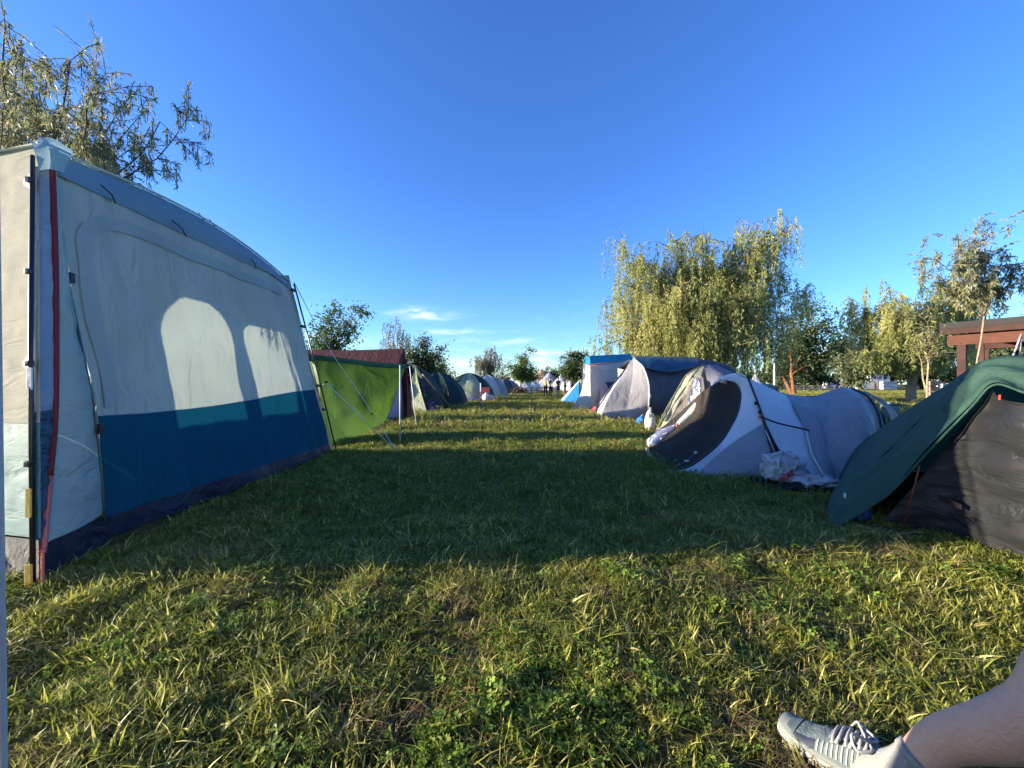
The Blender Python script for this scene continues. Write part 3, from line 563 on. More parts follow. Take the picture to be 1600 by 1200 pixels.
loft('front_panel', [inner, lerpc(inner, outer, .33, V(-.01, -.02, .01)), lerpc(inner, outer, .67, V(-.01, -.02, .01)), outer], pw, pu, 60, 18, wr=.012, wf=(3, 3, 3))
ga, gb, gcn = P(1190, 662, 4.70), G(1213, 752), P(1094, 748, 4.55)
loft('front_patch', [[ga + V(-.01, -.03, 0), ga + V(-.01, -.03, 0)], [P(1140, 695, 4.60), P(1201, 700, 4.53)], [P(1085, 743, 4.52), gb + V(-.02, -.03, .02)]], pg_, pu, 24, 16, wr=.012)
farin = [P(1012, 700, 6.25), P(1030, 672, 6.6), P(1062, 645, 6.7), P(1095, 614, 6.35), P(1126, 594, 5.75)]
farout = [G(1006, 701), V(3.0, 7.3, 0), V(3.5, 7.2, .35), V(3.5, 6.7, .95), P(1122, 590, 5.8)]
loft('far_panel', [farin, farout], pw, pu, 20, 8, wr=.01)
# dark mesh door filling the oval, slack inwards
ring = cr(inner, 30) + cr(farin, 18)[1:-1]; cen = sum(ring, Vector()) / len(ring) + V(.22, .15, .02); nr = len(ring)
vs, fs = [], []
for k in range(9):
    t = k / 8
    for i, p in enumerate(ring):
        q = p.lerp(cen, t) + V(.25, .12, 0) * (math.sin(t * math.pi / 2) * .5)
        q += V(1, .5, .3) * (.02 * noise.noise(V(q.z * 7 + q.x * 2, q.y * 2, 5)) * min(1, t * 4)); vs.append(q)
for k in range(8):
    for i in range(nr): fs.append((k * nr + i, k * nr + (i + 1) % nr, (k + 1) * nr + (i + 1) % nr, (k + 1) * nr + i))
mk('mesh_door', vs, fs, mesh_m, pu)
tube('door_rim', cr(inner, 40), .014, black, pu, 6)
roll = tube('rolled_door', cr([P(1014, 699, 6.3), P(1024, 690, 6.3), P(1042, 677, 6.35), P(1058, 664, 6.4)], 14), [.02, .085, .105, .11, .11, .11, .11, .105, .10, .09, .08, .06, .045, .03], silver, pu, 14)
tube('rolled_door', cr([P(1058, 664, 6.4), P(1070, 655, 6.45), P(1090, 634, 6.45), P(1108, 615, 6.3), P(1122, 600, 6.0), P(1134, 594, 5.6)], 16), [.03, .045, .06, .065, .065, .07, .07, .068, .066, .064, .06, .058, .056, .05, .04, .02], fabric('silver_white', (.55, .55, .53), .1, .35, .8, 8, metal=.2, crease=1.1), pu, 12)
for (x, y) in ((1058, 664), (1037, 705), (1134, 597)): box('tie', P(x, y, 5.5 if x > 1100 else 6.25), (.03, .03, .06), pink_pipe, pu)
hp = [P(1166, 589, 5.06), P(1180, 625, 4.86), P(1193, 662, 4.68), P(1202, 700, 4.53), G(1215, 754)]
tube('hoop_pole', cr([p + V(.0, -.03, .0) for p in hp], 24), .014, black, pu, 6)
for (x, y, Y) in ((1181, 630, 4.8), (1187, 644, 4.74)): box('clip', P(x, y, Y), (.03, .03, .045), black, pu)
box('clip', P(1189, 651, 4.62), (.045, .03, .05), plain('orange_clip', (.6, .09, .03)), pu)
tube('door_strap', cr([P(1043, 742, 4.68), P(1062, 728, 4.66), P(1078, 718, 4.66), P(1088, 706, 4.70)], 10), .012, black, pu, 6); box('buckle', P(1087, 707, 4.68), (.035, .02, .03), offw, pu); box('buckle', P(1073, 720, 4.65), (.05, .015, .02), offw, pu)
# rear fly between hoop and cover
fl_t = [P(1167, 590, 5.07), P(1195, 603, 5.1), P(1228, 617, 5.15)]; fl_m = [P(1185, 636, 4.81), P(1222, 650, 4.78), P(1258, 668, 4.72)]
fl_b = [P(1195, 662, 4.68), P(1224, 712, 4.42), P(1292, 758, 4.16)]
loft('fly', [fl_t, fl_m, fl_b], pw, pu, 30, 24, wr=.012)
loft('inner_wall', [[P(1195, 660, 4.74), P(1212, 690, 4.66), P(1292, 757, 4.30)], [P(1204, 700, 4.6), P(1215, 730, 4.52), P(1280, 762, 4.28)], [G(1216, 753), G(1235, 757), G(1270, 763)]], fabric('dark_inner', (.045, .047, .06), .05, .6, .5, 5), pu, 18, 12, wr=.03)
tube('fly_edge', [p + V(0, -.01, 0) for p in cr(fl_b, 16)], .008, black, pu, 5); tube('guy_rope', cr([P(1189, 651, 4.6), P(1215, 661, 4.55), P(1258, 671, 4.45), P(1264, 673, 4.5)], 10), .010, dark_cord, pu, 6)
tube('inner_cord', [P(1196, 672, 4.55), P(1211, 707, 4.45)], .006, offw, pu, 5)
c0 = [P(1226, 615, 5.25), P(1243, 640, 4.90), P(1259, 672, 4.66), P(1268, 708, 4.40), P(1284, 738, 4.20), G(1302, 766)]
c1 = [P(1275, 618, 5.3), P(1288, 645, 4.9), P(1297, 680, 4.66), P(1302, 712, 4.45), P(1308, 740, 4.28), G(1318, 765)]
c2 = [P(1328, 607, 5.2), P(1352, 620, 4.9), P(1369, 650, 4.74), P(1372, 690, 4.60), P(1360, 722, 4.50), G(1332, 756)]
cv0 = loft('cover_sheet', [c0, lerpc(c0, c1, .5, V(0, -.02, -.02)), c1, lerpc(c1, c2, .6, V(0, -.06, .05)), c2], cover, pu, 40, 44, wr=.035, wf=(2.2, 2.2, 1.4))
c3 = [P(1347, 611, 5.35), P(1378, 632, 5.1), P(1392, 655, 5.0), P(1396, 690, 4.9), P(1388, 715, 4.85), G(1372, 738)]
tail = [P(1352, 613, 5.5), P(1392, 638, 5.7), P(1412, 665, 5.9), P(1424, 690, 6.1), P(1428, 700, 6.1), G(1430, 704)]
loft('cover_gap_shade', [[p + V(.02, .06, -.02) for p in c2], [p + V(-.02, .06, -.02) for p in c3]], navy2, pu, 20, 5)  # dark sheet standing in for the shaded gap before the tail
loft('cover_tail', [c3, lerpc(c3, tail, .5, V(0, -.05, 0)), tail], cover_b, pu, 26, 16, wr=.02)
tube('cover_pole', [p + V(.03, -.01, .0) for p in cr(c2, 24)], .016, black, pu, 6)
tube('cover_hem', [p + V(-.005, -.012, 0) for p in cr(c0[2:], 16)], .012, offw, pu, 5)
loft('far_side', [[outer[1], P(1167, 590, 5.07), c0[0], c1[0], c2[0], tail[0]], [V(3.5, 6.0, .9), V(3.9, 6.1, .85), V(4.2, 6.2, .7), V(4.8, 6.3, .7), V(5.2, 6.4, .75), V(5.8, 6.4, .5)], [V(3.2, 7.2, 0), V(3.7, 7.2, 0), V(4.3, 7.2, 0), V(4.9, 7.2, 0), V(5.6, 7.1, 0), V(6.2, 6.8, 0)]], pg_, pu, 26, 12, wr=.02)

# --- dark green tent on the right edge
fly_g = fabric('forest_fly', (.038, .088, .066), .18, .62, .7, 3.6, aniso=(1, 1, 1), spec=.2, crease=.8, tcol=(.05, .2, .12)); blk_cl = fabric('black_inner_cloth', (.017, .0175, .019), .02, .5, .55, 2.6, aniso=(1, .8, 2.6), spec=.35, crease=.9)
gt = thing('green_tent', 'dark green and black tent at the right edge, closest to the camera', 'tent', (4.0, 3.0, 0))
e_in = [G(1304, 826), P(1345, 800, 2.98), P(1392, 768, 2.90), P(1450, 705, 2.80), P(1515, 638, 2.70), P(1552, 601, 2.63), P(1600, 613, 2.42), P(1680, 640, 2.15), V(3.25, 1.8, .92), V(3.3, 1.2, .75)]
e_out = [G(1297, 812), P(1318, 768, 3.22), P(1385, 703, 3.22), P(1452, 638, 3.12), P(1503, 586, 3.0), P(1540, 566, 2.92), P(1600, 559, 2.8), P(1680, 560, 2.65), V(4.1, 2.2, 1.25), V(4.3, 1.4, 1.1)]
e_back = [V(2.72, 3.32, 0), V(3.25, 3.85, .1), V(3.65, 4.2, .3), V(4.1, 4.5, .45), V(4.6, 4.5, .6), V(5.1, 4.4, .7), V(5.5, 4.1, .8), V(5.8, 3.6, .8), V(6.0, 2.8, .7), V(6.0, 1.6, .6)]
e_gr = [V(2.74, 3.35, 0), V(3.35, 4.05, 0), V(3.8, 4.6, 0), V(4.2, 5.0, 0), V(4.8, 5.0, 0), V(5.4, 4.9, 0), V(5.9, 4.5, 0), V(6.3, 3.9, 0), V(6.5, 3.0, 0), V(6.5, 1.6, 0)]
loft('flysheet', [e_in, lerpc(e_in, e_out, .5, V(-.03, 0, .035)), e_out, lerpc(e_out, e_back, .5, V(0, .05, .03)), e_back, e_gr], fly_g, gt, 80, 44, wr=.018, wf=(4.4, 3.4, 4.4), disp=lambda u, v: .02 * math.sin(v * 36 + u * 5 + 2 * math.sin(u * 9)) * max(0, 1 - v * 2.2) * min(1, u * 4))
tube('fly_hem', [p + V(-.004, -.006, -.002) for p in cr(e_in, 50)], .008, fly_g, gt, 6)
w_l = [G(1378, 824) + V(.02, .05, 0), P(1440, 745, 2.90), P(1500, 668, 2.78), P(1550, 608, 2.68)]
w_m = [G(1470, 838), P(1500, 770, 2.72), P(1535, 690, 2.62), P(1563, 622, 2.56)]
w_n = [G(1600, 880), P(1610, 800, 2.33), P(1615, 720, 2.29), P(1612, 632, 2.30)]
w_e = [V(3.15, 1.75, 0), V(3.17, 1.78, .35), V(3.2, 1.79, .65), V(3.26, 1.8, .90)]; w_z = [V(3.2, 1.2, 0), V(3.22, 1.2, .3), V(3.25, 1.2, .5), V(3.3, 1.2, .74)]
loft('inner_wall', [w_l, w_m, w_n, w_e, w_z], blk_cl, gt, 46, 70, wr=.04, wf=(2, 1.6, 4.2))
loft('near_end', [w_z, [V(5, 1.1, 0), V(5, 1.1, .4), V(5, 1.1, .8), V(4.5, 1.4, 1.1)], [V(6.5, 1.6, 0), V(6.4, 1.6, .3), V(6.2, 1.6, .5), V(6.0, 1.6, .6)]], blk_cl, gt, 10, 10)
tube('fly_seam', [p + V(-.006, -.004, .006) for p in cr(lerpc(e_in, e_out, .93), 50)], .006, plain('seam_green', (.02, .05, .04)), gt, 5)
tube('door_pole', [P(1437, 728, 2.78), P(1412, 822, 2.90)], .005, fabric('red_elastic', (.22, .05, .03), 0, .6, .2, 20), gt, 6)
loft('door_stripe', [[P(1466, 773, 2.74), P(1503, 789, 2.66)], [P(1467, 781, 2.74), P(1503, 797, 2.66)]], plain('stripe_shaded_red', (.014, .002, .003), .8), gt, 8, 3); box('apex_toggle', P(1563, 621, 2.52), (.014, .012, .035), plain('orange_toggle', (.30, .04, .015)), gt)  # stripe red darkened nearly to black, shade put into its colour
tube('groundsheet_edge', cr([G(1345, 826) + V(0, .05, .02), G(1400, 836) + V(0, 0, .025), G(1450, 843) + V(0, 0, .02)], 10), .02, black, gt, 6)
lg = loft('logo_mark', [[P(1318, 770, 2.98), P(1322, 770, 2.98)], [P(1318, 778, 2.98), P(1322, 778, 2.98)]], offw, gt, 3, 3)

# ================================================================== photographer's own tent (only its pale edge is in view at the left)
own_cl = fabric('own_tent_cloth', (.50, .50, .50), .2, .6, .3, 5)
ow = thing('awning_tent', 'pale grey awning tent the photographer sits in, its edge at the far left', 'tent', (-1.4, -.3, 0))
eb, et = P(6.0, 1200, .86), P(-6, 300, .95)
eb = eb + (eb - et) * (eb.z / (et.z - eb.z)); et2 = et + (et - eb) * .16
loft('awning_wall', [[eb, (eb + et2) / 2, et2], [V(-1.32, .2, 0), V(-1.42, .2, .95), V(-1.52, .2, 1.85)], [V(-1.4, -.6, 0), V(-1.45, -.6, 1.0), V(-1.4, -.6, 1.95)], [V(-1.4, -1.6, 0), V(-1.4, -1.6, .9), V(-1.1, -1.6, 1.7)]], own_cl, ow, 20, 26, wr=.01)
tube('wall_hem', [p for p in cr([eb, (eb + et2) / 2, et2], 12)], .006, own_cl, ow, 8)
loft('awning_roof', [[V(-1.4, -.6, 1.95), V(-.4, -.6, 2.25), V(.7, -.6, 2.25), V(1.7, -.6, 1.95)], [V(-1.1, -1.6, 1.7), V(-.4, -1.6, 1.9), V(.7, -1.6, 1.9), V(1.5, -1.6, 1.7)], [V(-1.0, -2.8, 0), V(-.4, -2.9, 0), V(.7, -2.9, 0), V(1.4, -2.8, 0)]], own_cl, ow, 20, 20, wr=.01)

# ================================================================== trees
def leaf_mesh(name, pos, dirs, length, width, mat, parent, tint, droop=.0):
    """many small pointed leaves, each its own folded kite; arrays of n"""
    n = len(pos); rng = np.random
    dirs = dirs / np.maximum(np.linalg.norm(dirs, axis=1, keepdims=True), 1e-6)
    ref = rng.normal(size=(n, 3)); side = np.cross(dirs, ref); side /= np.maximum(np.linalg.norm(side, axis=1, keepdims=True), 1e-6)
    nor = np.cross(side, dirs); L = np.asarray(length).reshape(-1, 1) * np.ones((n, 1)); W = np.asarray(width).reshape(-1, 1) * np.ones((n, 1))
    a = pos; b = pos + dirs * L * .45 + side * W * .5 + nor * W * .12; c = pos + dirs * L - np.array([0, 0, 1.0]) * L * droop; d = pos + dirs * L * .45 - side * W * .5 + nor * W * .12
    v = np.stack([a, b, c, d], 1).reshape(-1, 3).astype(np.float32)
    me = bpy.data.meshes.new(name); me.vertices.add(4 * n); me.vertices.foreach_set('co', v.ravel())
    me.loops.add(4 * n); me.loops.foreach_set('vertex_index', np.arange(4 * n, dtype=np.int32))
    me.polygons.add(n); me.polygons.foreach_set('loop_start', np.arange(0, 4 * n, 4, dtype=np.int32)); me.polygons.foreach_set('loop_total', np.full(n, 4, np.int32))
    me.update(calc_edges=True)
    at = me.attributes.new('tint', 'FLOAT', 'POINT'); at.data.foreach_set('value', np.repeat(np.clip(tint, 0, 1), 4).astype(np.float32))
    me.materials.append(mat); o = bpy.data.objects.new(name, me); COL.objects.link(o); attach(o, parent); return o
def limb(a, b, up, rnd, n=7, wob=.06):
    """curved limb from a to b that first climbs, then leans out"""
    a, b = Vector(a), Vector(b); L = (b - a).length; c = a.lerp(b, .45) + V(0, 0, up * L)
    out = []
    for i in range(n):
        t = i / (n - 1); p = a * (1 - t) ** 2 + c * 2 * t * (1 - t) + b * t * t
        if 0 < i < n - 1: p += V(rnd.uniform(-1, 1), rnd.uniform(-1, 1), rnd.uniform(-1, 1)) * wob * L
        out.append(p)
    return cr(out, n * 2 - 1)
def tree(name, label, base, targets, mat, bmat=bark, fork=.3, r0=.2, leaf=(.12, .03), nleaf=8000, style='broad', twig=1.2, seed=1, strand=(1.0, 3.5), clump=.35, floor=.8, up=.18, group=None, stems=1, lean=V(0, 0, 0), ntw=9, cat='tree', thin=1.0):
    rnd = random.Random(seed); np.random.seed(seed)
    base = Vector(base); t = thing(name, label, cat, base, group)
    targets = [Vector(p) for p in targets]; top = max(p.z for p in targets); h = top - base.z
    tubes_l = []; forks = []
    for s in range(stems):
        off = V(rnd.uniform(-1, 1), rnd.uniform(-1, 1), 0) * (r0 * 2.5 if stems > 1 else 0)
        fk = base + off * 2.2 + lean + V(0, 0, h * fork * rnd.uniform(.85, 1.1)); forks.append(fk)
        tr = limb(base + off * .5 + V(0, 0, -.1), fk, .03, rnd, 5, .02)
        tubes_l.append((tr, [r0 * (1.25 if i == 0 else 1) * (1 - .35 * i / (len(tr) - 1)) for i in range(len(tr))]))
    ends = []
    for k, tg in enumerate(targets):
        fk = min(forks, key=lambda f: (f - tg).length + rnd.uniform(0, 1.0)); st = fk + V(0, 0, -rnd.uniform(0, .12) * h * fork)
        lb = limb(st, tg, up, rnd, 6, .035); rr = r0 * rnd.uniform(.32, .5) * thin
        tubes_l.append((lb, [rr * (1 - .88 * i / (len(lb) - 1)) + .004 for i in range(len(lb))]))
        for q in range(ntw):
            i = rnd.randrange(len(lb) // 3, len(lb)); p = lb[i]; d = V(rnd.gauss(0, 1), rnd.gauss(0, 1), rnd.gauss(.25, .7)).normalized()
            e = p + d * twig * rnd.uniform(.4, 1.15); tw = limb(p, e, .1, rnd, 4, .05)
            tubes_l.append((tw, [max(.004, rr * .22 * (1 - .8 * j / (len(tw) - 1))) for j in range(len(tw))])); ends.append((tw, k))
    tk = tubes('trunk', tubes_l, bmat, t, 6)
    pos, dirs, tint = [], [], []
    per = max(3, nleaf // max(1, len(ends)))
    ctint = {k: rnd.uniform(.2, .8) for k in range(len(targets))}
    sl = []
    for tw, k in ends:
        if style == 'willow' and strand[1] < .8:
            tt = ctint[k] + rnd.uniform(-.25, .25)
            for j in range(per // 2):
                f = rnd.uniform(.1, 1) * (len(tw) - 1); i = min(int(f), len(tw) - 2); q = tw[i].lerp(tw[i + 1], f - i); dd = (tw[i + 1] - tw[i]).normalized()
                pos.append(q); dirs.append(dd * .8 + V(rnd.gauss(0, .6), rnd.gauss(0, .6), rnd.gauss(-.1, .5))); tint.append(tt + rnd.uniform(-.2, .2))
        if style == 'willow':
            ns = max(1, per // 26)
            for s in range(ns):
                p = tw[rnd.randrange(1, len(tw))].copy(); L = rnd.uniform(*strand); L = min(L, max(.25, p.z - floor)); d = V(rnd.gauss(0, .5), rnd.gauss(0, .5), rnd.uniform(-.2, .5)); st_ = rnd.uniform(.0, .25)
                line = [p.copy()]; m = 8
                for j in range(m):
                    d = d.lerp(V(rnd.gauss(0, .12), rnd.gauss(0, .12), -1), .42); p = p + d.normalized() * (L / m); line.append(p.copy())
                sl.append((line, .004)); tt = ctint[k] + rnd.uniform(-.25, .25)
                for j in range(26):
                    f = rnd.random(); f *= m; i = min(int(f), m - 1); q = line[i].lerp(line[i + 1], f - i); dd = (line[i + 1] - line[i]).normalized()
                    pos.append(q + V(rnd.gauss(0, .02), rnd.gauss(0, .02), 0)); dirs.append(dd * .9 + V(rnd.gauss(0, .55), rnd.gauss(0, .55), rnd.gauss(0, .3))); tint.append(tt + rnd.uniform(-.2, .2))
        else:
            tt = ctint[k] + rnd.uniform(-.3, .3)
            for j in range(per):
                i = rnd.randrange(1, len(tw)); q = tw[i] + V(rnd.gauss(0, clump), rnd.gauss(0, clump), rnd.gauss(0, clump * .8)) * rnd.random()
                pos.append(q); dirs.append((q - tw[0]).normalized() * .7 + V(rnd.gauss(0, .7), rnd.gauss(0, .7), rnd.gauss(-.15, .6))); tint.append(tt + rnd.uniform(-.2, .2))
    n = len(pos); Ls = leaf[0] * np.random.uniform(.6, 1.3, n); Ws = leaf[1] * np.random.uniform(.7, 1.3, n)
    cw = leaf_mesh('crown', np.array([tuple(p) for p in pos]), np.array([tuple(d) for d in dirs]), Ls, Ws, mat, t, np.array(tint), .12)
    if style == 'willow' and strand[1] < 2.2: tubes('twigs', sl, bmat, tk, 3)['kind'] = 'stuff'
    return t
def ell(c, r, n, seed, lo=-1.0):
    rnd = random.Random(seed); out = []
    while len(out) < n:
        v = V(rnd.uniform(-1, 1), rnd.uniform(-1, 1), rnd.uniform(lo, 1))
        if .3 < v.length < 1: out.append(Vector(c) + V(v.x * r[0], v.y * r[1], v.z * r[2]))
    return out
wil = foliage('willow_leaves', (.18, .205, .062), (.36, .355, .125), (.48, .44, .20), .52, .5, .35)
wil_s = foliage('silver_willow_leaves', (.13, .145, .065), (.24, .25, .13), (.34, .34, .20), .38, .5, .3)
drk = foliage('dark_leaves', (.035, .060, .020), (.085, .12, .040), (.12, .155, .055), .34)
mid = foliage('mid_leaves', (.045, .085, .018), (.10, .150, .035), (.14, .18, .05), .38)
pal = foliage('dry_willow_leaves', (.17, .15, .085), (.27, .24, .15), (.34, .31, .22), .35)
loc = foliage('locust_leaves', (.05, .10, .02), (.12, .19, .045), (.17, .23, .07), .42)
wil_far = foliage('pale_far_leaves', (.085, .11, .05), (.16, .18, .08), (.19, .21, .10), .36)  # paler grey-green leaf colour for some far trees

# near willow behind the shelter tent
rn = random.Random(3); tg = []
for (x, y) in ((8, 40), (22, 110), (5, 120), (48, 150), (75, 95), (110, 95), (135, 150), (165, 115), (60, 200), (95, 175), (150, 190), (190, 165), (215, 185), (250, 190), (290, 190), (160, 235), (200, 235), (20, 190), (120, 215), (-60, 120), (-140, 60), (-120, 170), (180, 255)):
    tg.append(P(x, y, 5.2 + rn.uniform(-.9, 1.1)))
tree('willow_tree', 'silvery young willow rising behind the shelter tent at top left', V(-6.75, 5.35, 0), tg, wil_s, bark, .34, .075, (.078, .0155), 27000, 'willow', .60, 11, (.12, .40), floor=2.4, stems=3, ntw=22, up=.10, thin=.38)
# spindly tree behind the maroon tent
tg = [P(x, y, 17 + rn.uniform(-1, 1)) for (x, y) in ((490, 510), (505, 492), (522, 484), (538, 490), (560, 487), (575, 487), (500, 530), (540, 515), (560, 510), (515, 525), (485, 535), (550, 530), (525, 505))]
tree('locust_tree', 'airy young tree with feathery leaves above the left end of the maroon tent', V(-8.0, 17, 0), tg, loc, bark, .38, .07, (.17, .06), 3400, 'broad', .55, 5, clump=.22, ntw=8)
tg = [P(x, y, 24 + rn.uniform(-1, 1)) for (x, y) in ((603, 530), (612, 508), (620, 500), (630, 515), (640, 530), (625, 540), (608, 545))]
tree('willow_tree', 'small dry pale willow above the peak of the maroon tent', V(-7.0, 24, 0), tg, pal, bark, .4, .08, (.16, .035), 4200, 'willow', .7, 6, (.5, 1.6), floor=2.2)
tree('leafy_tree', 'dense dark round tree right of the maroon tent peak', V(-6.3, 27, 0), ell(P(662, 562, 27), (1.55, 1.5, 1.45), 22, 7), drk, bark, .3, .12, (.16, .085), 9000, 'broad', .6, 7, clump=.32)
tree('leafy_tree', 'low dark green tree just left of the cream panelled dome', V(-5.4, 30, 0), ell(P(690, 578, 30), (1.0, 1.0, .9), 14, 8), mid, bark, .3, .08, (.16, .08), 4200, 'broad', .5, 8, clump=.28)
tg = [P(x, y, 38 + rn.uniform(-1, 1)) for (x, y) in ((745, 565), (750, 555), (760, 547), (768, 544), (775, 550), (783, 560), (790, 570), (765, 560), (776, 565), (738, 562))]
tree('willow_tree', 'bright weeping willow with a bare dark trunk in the middle distance', V(-2.9, 38, 0), tg, pal, bark, .62, .13, (.20, .05), 6500, 'willow', .8, 9, (.6, 2.0), floor=1.4, lean=V(.2, 0, 0))
tree('leafy_tree', 'slim fresh green tree standing alone left of the tan pointed tent', V(.9, 40, 0), [P(x, y, 40) + V(rn.gauss(0, .3), rn.gauss(0, .6), 0) for (x, y) in ((806, 560), (812, 552), (821, 547), (800, 570), (810, 570), (822, 565), (829, 575), (818, 580), (805, 582), (832, 588), (840, 592), (826, 592), (797, 578))], mid, bark, .3, .10, (.20, .10), 5600, 'broad', .6, 10, clump=.34)
for i, (x, y0, w, d, lab) in enumerate(((850, 572, 2.6, 95, 'dark far tree left of the tan pointed tent'), (868, 576, 3.2, 100, 'rounded far tree just right of the tan pointed tent'), (888, 577, 3.0, 95, 'rounded far tree behind the people'), (790, 588, 3.0, 90, 'low far tree behind the weeping willow'), (708, 596, 3.0, 90, 'low far bush behind the dark domes'))):
    top = P(x, y0, d).z
    tree('leafy_tree', lab, V((x - 800) / F * d, d, 0), ell((0 + (x - 800) / F * d, d, top * .58), (w, w, top * .42), 12, 20 + i), (drk, wil_far, mid)[i % 3], bark, .25, .2, (.5, .3), 2600, 'broad', 1.2, 30 + i, clump=.8, group='far trees at the end of the lane')
tree('pine_tree', 'small dark feathery conifer left of the white frame tent roof', V(4.6, 30, 0), [P(x, y, 30) for (x, y) in ((888, 558), (897, 552), (905, 560), (912, 555), (886, 570), (893, 575), (900, 580), (910, 572), (915, 585), (884, 582))], drk, bark, .4, .09, (.34, .045), 5200, 'broad', .55, 12, clump=.22)
# the great willow
tg = []; rw = random.Random(5)
for (x, y, d) in ((978, 392, 0), (990, 412, 1), (1008, 408, -1), (1035, 400, 1), (1052, 378, 0), (1078, 372, -1), (1098, 385, 1), (1110, 408, 0), (1150, 372, 0), (1172, 356, 1), (1192, 344, 0), (1212, 340, -1), (1232, 348, 0), (1180, 390, -1), (1208, 400, 1),
                  (1236, 430, 0), (1252, 455, 1), (1222, 455, -1), (960, 440, 0), (948, 470, 1), (942, 510, -1), (938, 545, 0), (975, 480, -1), (1005, 450, -2), (1030, 470, -3), (1060, 440, -3), (1090, 470, -3), (1125, 440, -2), (1150, 470, -3), (1185, 450, -3),
                  (1000, 520, -3), (1050, 520, -4), (1100, 525, -4), (1150, 520, -4), (1195, 505, -3), (965, 535, -2), (1230, 500, 0), (1040, 430, 3), (1120, 420, 3), (1180, 430, 4), (1000, 470, 4), (1090, 430, 4), (1170, 545, -4), (1075, 555, -4), (1020, 555, -4), (1215, 540, -2)):
    tg.append(P(x, y, 26 + d * .8 + rw.uniform(-.6, .6)))
tree('weeping_willow', 'huge weeping willow behind the right row of tents', V(12.6, 26.5, 0), tg, wil, bark, .32, .42, (.21, .050), 190000, 'willow', 1.7, 13, (.9, 3.2), floor=1.6, ntw=16, up=.22, thin=.6)
# trees on the right
tree('leafy_tree', 'dark leafy tree with forked reddish trunk right of the great willow', V(27.6, 38, 0), [P(x, y, 38) + V(0, rn.gauss(0, 1.0), 0) for (x, y) in ((1262, 480), (1270, 470), (1285, 480), (1296, 495), (1305, 520), (1275, 505), (1258, 520), (1290, 530), (1245, 545), (1270, 550), (1300, 560), (1230, 570), (1255, 575), (1285, 580), (1240, 500), (1310, 545))], drk, fabric('red_bark', (.22, .11, .06), 0, .9, .9, 9, aniso=(3, 3, .7), spec=.15, dirt=.4), .22, .22, (.30, .14), 9500, 'broad', 1.3, 14, clump=.75, stems=2)
tg = [P(x, y, 24 + rw.uniform(-1.6, 1.6)) for (x, y) in ((1340, 475), (1352, 482), (1372, 470), (1392, 466), (1410, 462), (1430, 455), (1450, 455), (1470, 452), (1490, 455), (1505, 465), (1520, 480), (1385, 490), (1420, 485), (1455, 480), (1490, 490), (1350, 520), (1375, 520), (1410, 520), (1450, 515), (1485, 520), (1345, 555), (1380, 550), (1420, 550), (1460, 550), (1505, 520), (1540, 475))]
tree('weeping_willow', 'broad light green weeping willow with a thick pale trunk on the far lawn', V(24.6, 24, 0), tg, wil, pale_bark, .38, .30, (.20, .050), 85000, 'willow', 1.35, 15, (.7, 2.4), floor=1.7, ntw=14, thin=.6)
st = [V(9.35, 8.0, 0), P(1507, 590, 8.0), P(1530, 530, 8.0), P(1545, 480, 8.0), P(1552, 440, 8.0)]
sp = tree('sapling', 'tall thin silvery sapling with bare curved stem over the right edge tent', st[0], [P(x, y, 8 + rn.uniform(-.5, .5)) for (x, y) in ((1425, 432), (1445, 425), (1462, 405), (1480, 370), (1500, 366), (1520, 358), (1545, 352), (1490, 400), (1515, 395), (1540, 390), (1560, 400), (1590, 402), (1610, 395), (1500, 425), (1530, 430), (1460, 440), (1575, 420))], wil_s, pale_bark, .66, .022, (.10, .020), 6500, 'willow', .45, 16, (.10, .32), floor=2.0, lean=P(1540, 490, 8) - V(9.35, 8.0, P(1540, 490, 8).z), ntw=9, up=.10, thin=.7)
g0 = G(1452, 656)
tree('sapling', 'thin young tree with two bare bending stems on the lawn', g0, [P(x, y, g0.y) for (x, y) in ((1440, 520), (1450, 505), (1462, 520), (1470, 540), (1430, 540), (1455, 530))], wil, pale_bark, .55, .035, (.14, .03), 700, 'broad', .5, 17, clump=.2, stems=2, lean=V(-.1, 0, 0))
for i, (x, y0, w, d, m_, lab) in enumerate(((1322, 505, 7, 75, drk, 'tall dark far tree behind the white toy castle'), (1345, 530, 6, 70, wil_far, 'grey green far tree left of the toy castle'), (1395, 545, 7, 85, drk, 'dark far tree directly behind the toy castle'), (1440, 540, 7, 85, mid, 'far tree behind the pale willow trunk'), (1270, 560, 7, 90, drk, 'low dark far tree behind the white post'), (1215, 565, 7, 85, drk, 'low far tree under the right skirts of the great willow'), (1490, 530, 7, 80, drk, 'dark far tree behind the wooden shelter post'), (1560, 500, 7, 62, wil_far, 'far tree seen through the wooden shelter'), (1600, 480, 6, 60, drk, 'dark far tree at the right edge above the wooden shelter'), (1150, 575, 8, 95, mid, 'far tree behind the great willow trunk'), (1060, 575, 8, 95, drk, 'far tree hidden behind the great willow left side'))):
    top = P(x, y0, d).z
    tree('leafy_tree', lab, V((x - 800) / F * d, d, 0), ell(((x - 800) / F * d, d, top * .55), (w * .8, w * .8, top * .46), 16, 50 + i), m_, bark, .22, .3, (.62, .34), 3600, 'broad', 1.8, 60 + i, clump=1.1, group='far trees across the lawn')

